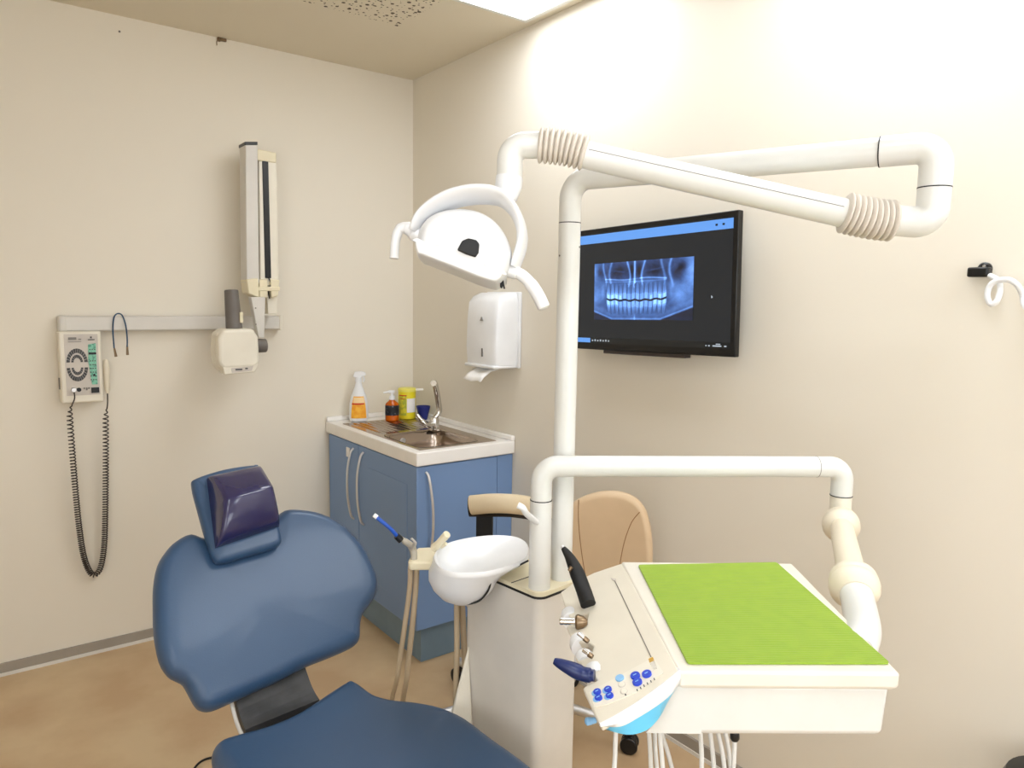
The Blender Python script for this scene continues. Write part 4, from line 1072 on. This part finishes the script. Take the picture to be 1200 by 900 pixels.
# hoses under the instrument table
dT = dep(H3(.12, .10, ZBot)); 
HG = 'white hoses hanging under the instrument table'
hs_list = [((722, 850, dT-.03), (721, 880, dT-.03), (722, 930, dT-.03), (725, 1010, dT), 'white hose nearest the cyan trim under the instrument table'),
 ((760, 850, dT), (762, 880, dT), (764, 920, dT), (764, 1000, dT+.0), 'leftmost of four bunched white hoses under the table'),
 ((767, 850, dT+.02), (768, 880, dT+.02), (772, 920, dT+.025), (776, 1000, dT+.03), 'second of four bunched white hoses under the table'),
 ((772, 850, dT-.02), (775, 880, dT-.02), (779, 920, dT-.02), (787, 1000, dT-.01), 'third of four bunched white hoses under the table'),
 ((772, 850, dT+.05), (782, 880, dT+.05), (792, 915, dT+.05), (815, 1000, dT+.05), 'slanting rightmost of four bunched white hoses'),
 ((820, 850, dT), (822, 880, dT), (823, 920, dT), (824, 1000, dT), 'leftmost white hose of the right-hand bunch under the table'),
 ((831, 850, dT+.01), (835, 880, dT+.01), (839, 920, dT+.01), (848, 1000, dT+.01), 'second white hose of the right-hand bunch under the table'),
 ((839, 850, dT+.03), (846, 880, dT+.03), (852, 920, dT+.03), (862, 1000, dT+.03), 'third white hose of the right-hand bunch under the table'),
 ((848, 850, dT+.05), (854, 880, dT+.05), (858, 920, dT+.05), (864, 1000, dT+.05), 'fourth white hose of the right-hand bunch, behind the black plug')]
for i_, (a_, b_, c_, d_2, lab) in enumerate(hs_list):
    e_ = at(*d_2)+(V((.10, .05, 0)) if i_ == 0 else V((.02, .01, 0))); mid2 = V((HO.x, HO.y, 0))+hx*(.0+.028*i_)+hy*(.16+.012*(i_ % 2)); mid2.z = .06; f_ = mid2+V((.12, .16, -.0555))
    o = obj('hose', sweep(nb(), spline([at(*a_), at(*b_), at(*c_), e_, mid2, f_], 8), .0036, 12), M_hosew); tag(o, lab, 'hose', HG)
o = thing('plugged_hose', at(861, 860, dT-.02), 'white hose with black knurled plug at the right end of the bunch', 'hose')
obj('tube', sweep(nb(), spline([at(861, 868, dT-.02), at(860, 890, dT-.02), at(857, 930, dT-.02), at(852, 1000, dT-.02), V((HO.x, HO.y, .06))+hx*.255+hy*.16, V((HO.x+.12, HO.y+.16, .0045))+hx*.255+hy*.16], 6), .0036, 12), M_hosew, o)
obj('black_plug', lathe(nb(), at(861, 858, dT-.02), [(.0065, 0), (.0072, .004), (.0072, .009), (.005, .013)], 16, at(861, 870, dT-.02)-at(861, 858, dT-.02)), M_black, o, label='black plug')

# ------------------------------------------------------------------ dental chair
CPSI = R(5); cex = V((math.cos(CPSI), math.sin(CPSI), 0)); cft = V((math.sin(CPSI), -math.cos(CPSI), 0)); th = R(42)
cup = -cft*math.sin(th)+V((0, 0, 1))*math.cos(th); cn = cex.cross(cup)
cn = cn if cn.dot(CP-at(310, 715, 1.8)) > 0 else -cn
CO = at(310, 715, 1.8)
chair = thing('dental_chair', V((CO.x+.02, -2.25, 0)), 'blue upholstered dental patient chair with wide winged backrest', 'dental chair')
def cpl(x, y, n=0): q = onP(x, y, CO+cn*n, cn)-CO; return q.dot(cex), q.dot(cup)
def cfn(a, c, n):
    curve = .16*(a-.015)**2*1.2
    return CO+cex*a+cup*c+cn*(n+curve)
bo = [(221.6, 629), (205, 637), (193, 649), (183, 666), (178.5, 690), (178, 715), (178.8, 745), (184.7, 776), (195, 793), (206, 799.5), (213.4, 803.5), (221.6, 817.7), (227, 827), (234, 833), (248, 834), (271, 824), (298, 811), (324.4, 799), (345, 788), (365.5, 778.6), (388, 770), (406.6, 762), (415, 757), (419, 750), (419.7, 733), (424, 720), (431, 711), (437.5, 698), (437.5, 684), (433, 670), (419, 643), (398, 620), (373.7, 606), (349, 600.5), (331, 601), (318, 612), (300, 624), (262, 634), (240, 634)]
bo2 = sp2([cpl(*q) for q in bo], 3)
obj('backrest', cushion(nb(), bo2, cfn, .045, .034, .030, bulge=.004), M_leather, chair, angle=70, label='wide blue winged backrest')
obj('backrest_shell', cushion(nb(), [(a*.92, c*.92) for a, c in bo2], lambda a, c, n: cfn(a, c, n-.045), .02, .02, .02), M_blackm, chair, angle=70)
# headrest
hpO = .055
hpx = [(224.5, 570), (229, 562), (262, 551.5), (297, 546.5), (303, 550), (313, 580), (322, 607), (329, 630), (324, 641), (292, 651), (262, 659.5), (250, 656), (241, 632), (232, 600)]
hfn = lambda a, c, n: CO+cex*a+cup*c+cn*(n+hpO)
obj('headrest_plate', cushion(nb(), sp2([cpl(*q, hpO) for q in hpx], 4), hfn, .024, .016, .014), M_leather, chair, angle=70, label='blue headrest base')
c_tl, c_tr, c_br, c_bl = (cpl(242, 562, .07), cpl(304, 549, .07), cpl(327, 617, .07), cpl(252, 643, .07))
def hq(s, t_, n):        # s 0 left..1 right, t_ 0 bottom..1 top
    a = (1-t_)*((1-s)*c_bl[0]+s*c_br[0])+t_*((1-s)*c_tl[0]+s*c_tr[0]); c = (1-t_)*((1-s)*c_bl[1]+s*c_br[1])+t_*((1-s)*c_tl[1]+s*c_tr[1])
    return CO+cex*a+cup*c+cn*(.07+n)
prof_ = [(0, -.004), (0, .014), (.05, .038), (.2, .062), (.40, .078), (.50, .077), (.75, .052), (.94, .030), (1.0, .014), (1.0, -.004)]
prof_s = [(p.x, p.y) for p in spline([V((a, c, 0)) for a, c in prof_], 4)]
b = nb(); rows = []
for t_, n in prof_s:
    row = []
    for s in (0, .0, .04, .12, .3, .5, .7, .88, .96, 1, 1):
        pass
    ns = [(0, -.0), (0, .5), (.006, .82), (.03, .95), (.09, 1), (.3, 1), (.5, 1), (.7, 1), (.91, 1), (.97, .95), (.994, .82), (1, .5), (1, 0)]
    k_ = max(n, 0)
    sh_ = min(.17, k_*2.2)
    for s, w in ns:
        if n <= 0: nn = n; 
        else: nn = n*w
        ss = s
        if 0 < w: ss = .5+(s-.5)*(1-sh_*w)
        row.append(b.verts.new(hq(ss, min(1, max(0, t_)), nn)))
    rows.append(row)
for r0_, r1_ in zip(rows, rows[1:]):
    for i in range(len(r0_)-1): b.faces.new((r0_[i], r0_[i+1], r1_[i+1], r1_[i]))
bmesh.ops.remove_doubles(b, verts=b.verts[:], dist=.0002)
o = obj('headrest_cushion', b, M_headcu, chair, angle=80, label='glossy dark navy headrest cushion')
# link plate between back and seat
lk = [onP(*q, CO-cn*.03, cn) for q in ((274, 816), (355, 780))]
sPl = [onZ(*q, .545) for q in ((288, 860), (374, 824))]
b = nb(); rows = []
for k in range(7):
    s = k/6; l_ = lk[0].lerp(sPl[0], s); r_ = lk[1].lerp(sPl[1], s); bend = -cft*.03*math.sin(math.pi*s)*0-V((0, 0, .012))*math.sin(math.pi*s)
    rows.append([b.verts.new(l_.lerp(r_, j/6)+bend) for j in range(7)])
for r0_, r1_ in zip(rows, rows[1:]):
    for i in range(6): b.faces.new((r0_[i], r0_[i+1], r1_[i+1], r1_[i]))
o = obj('link_plate', b, M_frame, chair, smooth=False); m_ = o.modifiers.new('th', 'SOLIDIFY'); m_.thickness = .02; m_.offset = 0
ee = [r_[0] for r_ in [[lk[0].lerp(sPl[0], k/6)-V((0, 0, .012))*math.sin(math.pi*k/6)-cex*.008] for k in range(7)]]
obj('edge_strip', sweep(nb(), ee, .0045, 10), M_alu, chair, label='silver edge strip')
# seat
SZ = .575
def sl_(x, y): q = onZ(x, y, SZ)-V((CO.x, CO.y, SZ)); return q.dot(cex), q.dot(cft)
print('SEAT', [tuple(round(v, 3) for v in sl_(*q)) for q in ((248, 878), (262, 864), (300, 852), (345, 835), (385, 810), (412, 797), (425, 799), (460, 815), (500, 822), (545, 840), (585, 868), (615, 900))])
so_px = [(250, 890), (248, 877), (258, 867), (280, 859), (310, 850), (345, 835), (380, 813), (402, 800), (413, 797), (424, 801), (440, 812), (460, 818), (490, 822), (520, 829), (548, 842), (580, 866)]
so = [sl_(*q) for q in so_px]
cmid = .0
so = so + [(.246, .68), (.235, .85), (.22, .98), (.15, 1.04), (0, 1.05), (-.15, 1.04), (-.23, .98), (-.25, .85), (-.255, .66), (-.25, .50), (-.232, .36)]
def sfn(a, c, n):
    lift = .10*max(0, .42-c)**2 + .25*(a-cmid)**2*(1 if c > .3 else c/.3 if c > 0 else 0)*.6
    return V((CO.x, CO.y, SZ-.03))+cex*a+cft*c+V((0, 0, n+lift))
obj('seat', cushion(nb(), sp2(so, 3), sfn, .05, .035, .034), M_leather, chair, angle=70, label='blue seat with notched rear corners')
def C3(a, c, z): return V((CO.x, CO.y, 0))+cex*a+cft*c+V((0, 0, z))
CFm = (V((CO.x, CO.y, 0)), cex, cft, V((0, 0, 1)))
obj('seat_frame', box(nb(), (cmid-.13, .22, .40), (cmid+.13, .95, .50), CFm), M_frame, chair, bevel=.02)
obj('column', box(nb(), (cmid-.11, .38, .05), (cmid+.11, .72, .41), CFm), M_cream, chair, bevel=.03)
obj('foot_plate', box(nb(), (cmid-.2, .25, 0.0), (cmid+.2, 1.0, .06), CFm), M_cream, chair, bevel=.03)
# cable on floor under the chair
c0 = [onZ(*q, .004) for q in ((226, 903), (236, 892), (250, 887.5), (262, 889), (280, 900), (300, 930))]
tag(obj('floor_cable', sweep(nb(), spline([onZ(215, 925, .004)]+c0, 6), .0035, 8), M_black), 'thin black cable on the floor beside the chair seat', 'cable')

# ------------------------------------------------------------------ operator stool behind the tower
SC = V((-.40, -1.47, 0))
st = thing('dental_stool', SC, 'tan operator stool with rounded backrest and curved arm support', 'stool')
c1 = onZ(527, 790, 0.0); c1 = V((c1.x, c1.y, 0)); ang0 = math.atan2(c1.y-SC.y, c1.x-SC.x); rad_ = .39
for k in range(5):
    a = ang0+2*math.pi*k/5; e = SC+V((math.cos(a), math.sin(a), 0))*rad_
    if e.x > -.05: e.x = -.05
    lg = obj('leg', sweep(nb(), spline([SC+V((0, 0, .13)), SC.lerp(e, .5)+V((0, 0, .115)), e+V((0, 0, .085))], 5), [.019]*5+[.016]*6, 14), M_nickel, st)
    w = nb(); pv = V((-math.sin(a), math.cos(a), 0))
    for s in (-1, 1): cyl(w, e+pv*s*.008+V((0, 0, .03)), e+pv*s*.024+V((0, 0, .03)), .0295, n=24)
    cyl(w, e+V((0, 0, .03)), e+V((0, 0, .09)), .011, n=14)
    cyl(w, e-pv*.01+V((0, 0, .035)), e+pv*.01+V((0, 0, .035)), .026, n=20)
    obj('caster', w, M_black, lg, bevel=.004, label='black twin-wheel caster')
obj('gas_column', cyl(nb(), SC+V((0, 0, .08)), SC+V((0, 0, .46)), .025, n=24), M_blackm, st)
obj('foot_ring', sweep(nb(), [SC+V((.19*math.cos(t_), .19*math.sin(t_), .22)) for t_ in [2*math.pi*k/40 for k in range(41)]], .010, 12, cap=False), M_chrome, st)
b = nb()
for k in range(3):
    a = 2*math.pi*k/3; cyl(b, SC+V((0, 0, .22)), SC+V((.19*math.cos(a), .19*math.sin(a), .22)), .008, n=10)
obj('ring_spoke', b, M_chrome, st)
obj('seat', lathe(nb(), SC, [(.10, .46), (.18, .465), (.20, .485), (.20, .515), (.18, .535), (.10, .543), (.01, .545)], 40), M_tan, st)
# backrest: rounded cushion facing the room
sb = proj_d = 2.38
bx = [(655, 668), (655, 640), (657, 612), (665, 595), (680, 583), (700, 576.5), (722, 575.5), (742, 581), (756, 594), (763, 614), (766, 640), (765, 668), (758, 690), (738, 702), (710, 706), (682, 702), (662, 690)]
nbk = V((fw.x, fw.y, 0)).normalized(); nbk = (nbk*.93+V((nbk.y, -nbk.x, 0))*.36).normalized()
BO = at(712, 640, sb)
def bq(x, y): q = onP(x, y, BO, nbk)-BO; hx_ = V((nbk.y, -nbk.x, 0)); return q.dot(hx_), q.z
def bfn(a, c, n):
    hx_ = V((nbk.y, -nbk.x, 0)); return BO+hx_*a+V((0, 0, c))-nbk*(n+.9*a*a)
bk_ = obj('backrest', cushion(nb(), sp2([bq(*q) for q in bx], 4), bfn, .03, .022, .02), M_tan, st, angle=70, label='tan rounded backrest')
for pts_ in (((681, 583), (681, 610), (685, 650), (692, 690)), ((752, 597), (742, 610), (733, 635), (727, 668), (724, 695))):
    path = spline([bfn(*bq(*q), .0215) for q in pts_], 6)
    obj('seam', sweep(nb(), path, .0016, 6), mat('seam_tan', (150, 110, 72), .6), bk_)
bb = SC+V((0, 0, .44)); bt_ = BO+nbk*.035-V((0, 0, .05))
obj('back_bracket', sweep(nb(), fillet([bb, V((bt_.x, bt_.y, .45)), bt_], .05, 8), .014, 12), M_blackm, st)
# curved arm support
ad_ = 2.20
ar = spline([at(552, 592, ad_+.02), at(575, 590, ad_), at(600, 590.5, ad_), at(625, 594, ad_+.05), at(645, 598, ad_+.12)], 8)
obj('arm_pad', sweep(nb(), [p+V((0, 0, .0)) for p in ar], .020, 18, ratio=.030/.020, nrm=V((0, 0, 1))), M_beige, st, label='beige curved arm pad')
ar2 = spline([at(549.5, 594, ad_+.035), at(575, 594, ad_+.02), at(600, 594.5, ad_+.02), at(625, 598, ad_+.07), at(645, 602, ad_+.14)], 8)
obj('arm_pad_base', sweep(nb(), ar2, .014, 14, ratio=.031/.014, nrm=V((0, 0, 1))), M_black, st)
u0 = at(568, 603, ad_+.03); 
b = nb(); ux = V((_r.x, _r.y, 0)).normalized()
prism(b, [u0-ux*.026+V((0, 0, .0)), u0+ux*.026, u0+ux*.026-V((0, 0, .30)), u0-ux*.026-V((0, 0, .30))], V((fw.x, fw.y, 0))*.02)
obj('arm_upright', b, M_black, st, bevel=.003)
a0_ = u0-V((0, 0, .29)); obj('arm_bracket', sweep(nb(), fillet([a0_+V((fw.x, fw.y, 0))*.01, V((a0_.x, a0_.y, .445))+V((fw.x, fw.y, 0))*.01, SC+V((0, 0, .45))], .03, 6), .014, 12), M_blackm, st)

# ------------------------------------------------------------------ right edge: clamp and hanging white tube, bin
c = onX(1148, 319, -.02)
t = thing('wall_clamp', V((0, c.y, c.z-.02)), 'small black clamp fixed to the right wall', 'clamp')
obj('clamp_body', box(nb(), (-.034, c.y-.022, c.z-.011), (-.006, c.y+.022, c.z+.011)), M_black, t, bevel=.004)
obj('wall_plate', lathe(nb(), (0, c.y-.004, c.z+.008), [(.015, 0), (.015, .006), (.011, .009)], 24, (-1, 0, 0)), M_black, t)
obj('screw', lathe(nb(), (-.009, c.y-.004, c.z+.014), [(.004, 0), (.003, .002)], 12, (-1, 0, 0)), M_chrome, t)
wx = [onX(1160, 323, -.03), onX(1170, 329, -.045), onX(1172, 340, -.06), onX(1168, 353, -.065), onX(1161, 356, -.065), onX(1157, 347, -.065), onX(1160, 335, -.065), onX(1169, 329, -.065), onX(1182, 328, -.065), onX(1192, 334, -.06), onX(1198, 345, -.05), onX(1200, 356, -.06), onX(1208, 372, -.12), onX(1214, 420, -.20), onX(1206, 500, -.20), onX(1214, 540, -.20), onX(1236, 545, -.20), onX(1244, 500, -.20), onX(1248, 420, -.18), onX(1250, 370, -.06), onX(1252, 350, -.004)]
tag(obj('bent_hook', sweep(nb(), spline(wx, 8), .0062, 14), M_lamp), 'white bent tube hook held in the black clamp on the right wall', 'hook')
c = onZ(1199, 893, .47)
t = thing('waste_bin', V((c.x-.0, c.y-.12, 0)), 'black glossy bin rim just showing in the lower right corner', 'bin')
bc_ = V((min(-.14, c.x), 0, 0))
cc = onX(1250, 924, -.15)
obj('bin_body', lathe(nb(), (cc.x, cc.y, 0), [(.095, 0), (.10, .01), (.105, cc.z-.03)], 36), M_black, t)
obj('bin_lid', lathe(nb(), (cc.x, cc.y, 0), [(.108, cc.z-.03), (.110, cc.z-.012), (.103, cc.z+.004), (.05, cc.z+.010), (.005, cc.z+.011)], 36), M_black, t)
t.location = (cc.x, cc.y, 0)
for o in t.children:
    o.location = WO[o.name]-V((cc.x, cc.y, 0))

# ------------------------------------------------------------------ world, camera, colour
w = bpy.data.worlds.new('room_air'); bpy.context.scene.world = w; w.use_nodes = True
w.node_tree.nodes['Background'].inputs[0].default_value = (.8, .85, 1, 1); w.node_tree.nodes['Background'].inputs[1].default_value = .3
cam = bpy.data.cameras.new('camera'); co = bpy.data.objects.new('camera', cam); COL.objects.link(co)
cam.sensor_width = 36; cam.lens = F/1200*36; cam.clip_start = .02
mt = Matrix((( cr.x, cu.x, -fw.x, CP.x), (cr.y, cu.y, -fw.y, CP.y), (cr.z, cu.z, -fw.z, CP.z), (0, 0, 0, 1)))
co.matrix_world = mt
sc = bpy.context.scene; sc.camera = co
sc.view_settings.view_transform = 'Standard'; sc.view_settings.look = 'None'; sc.view_settings.gamma = 1; sc.view_settings.use_curve_mapping = False
sc.view_settings.exposure = 0.45
sc.cycles.max_bounces = 8; sc.cycles.diffuse_bounces = 5
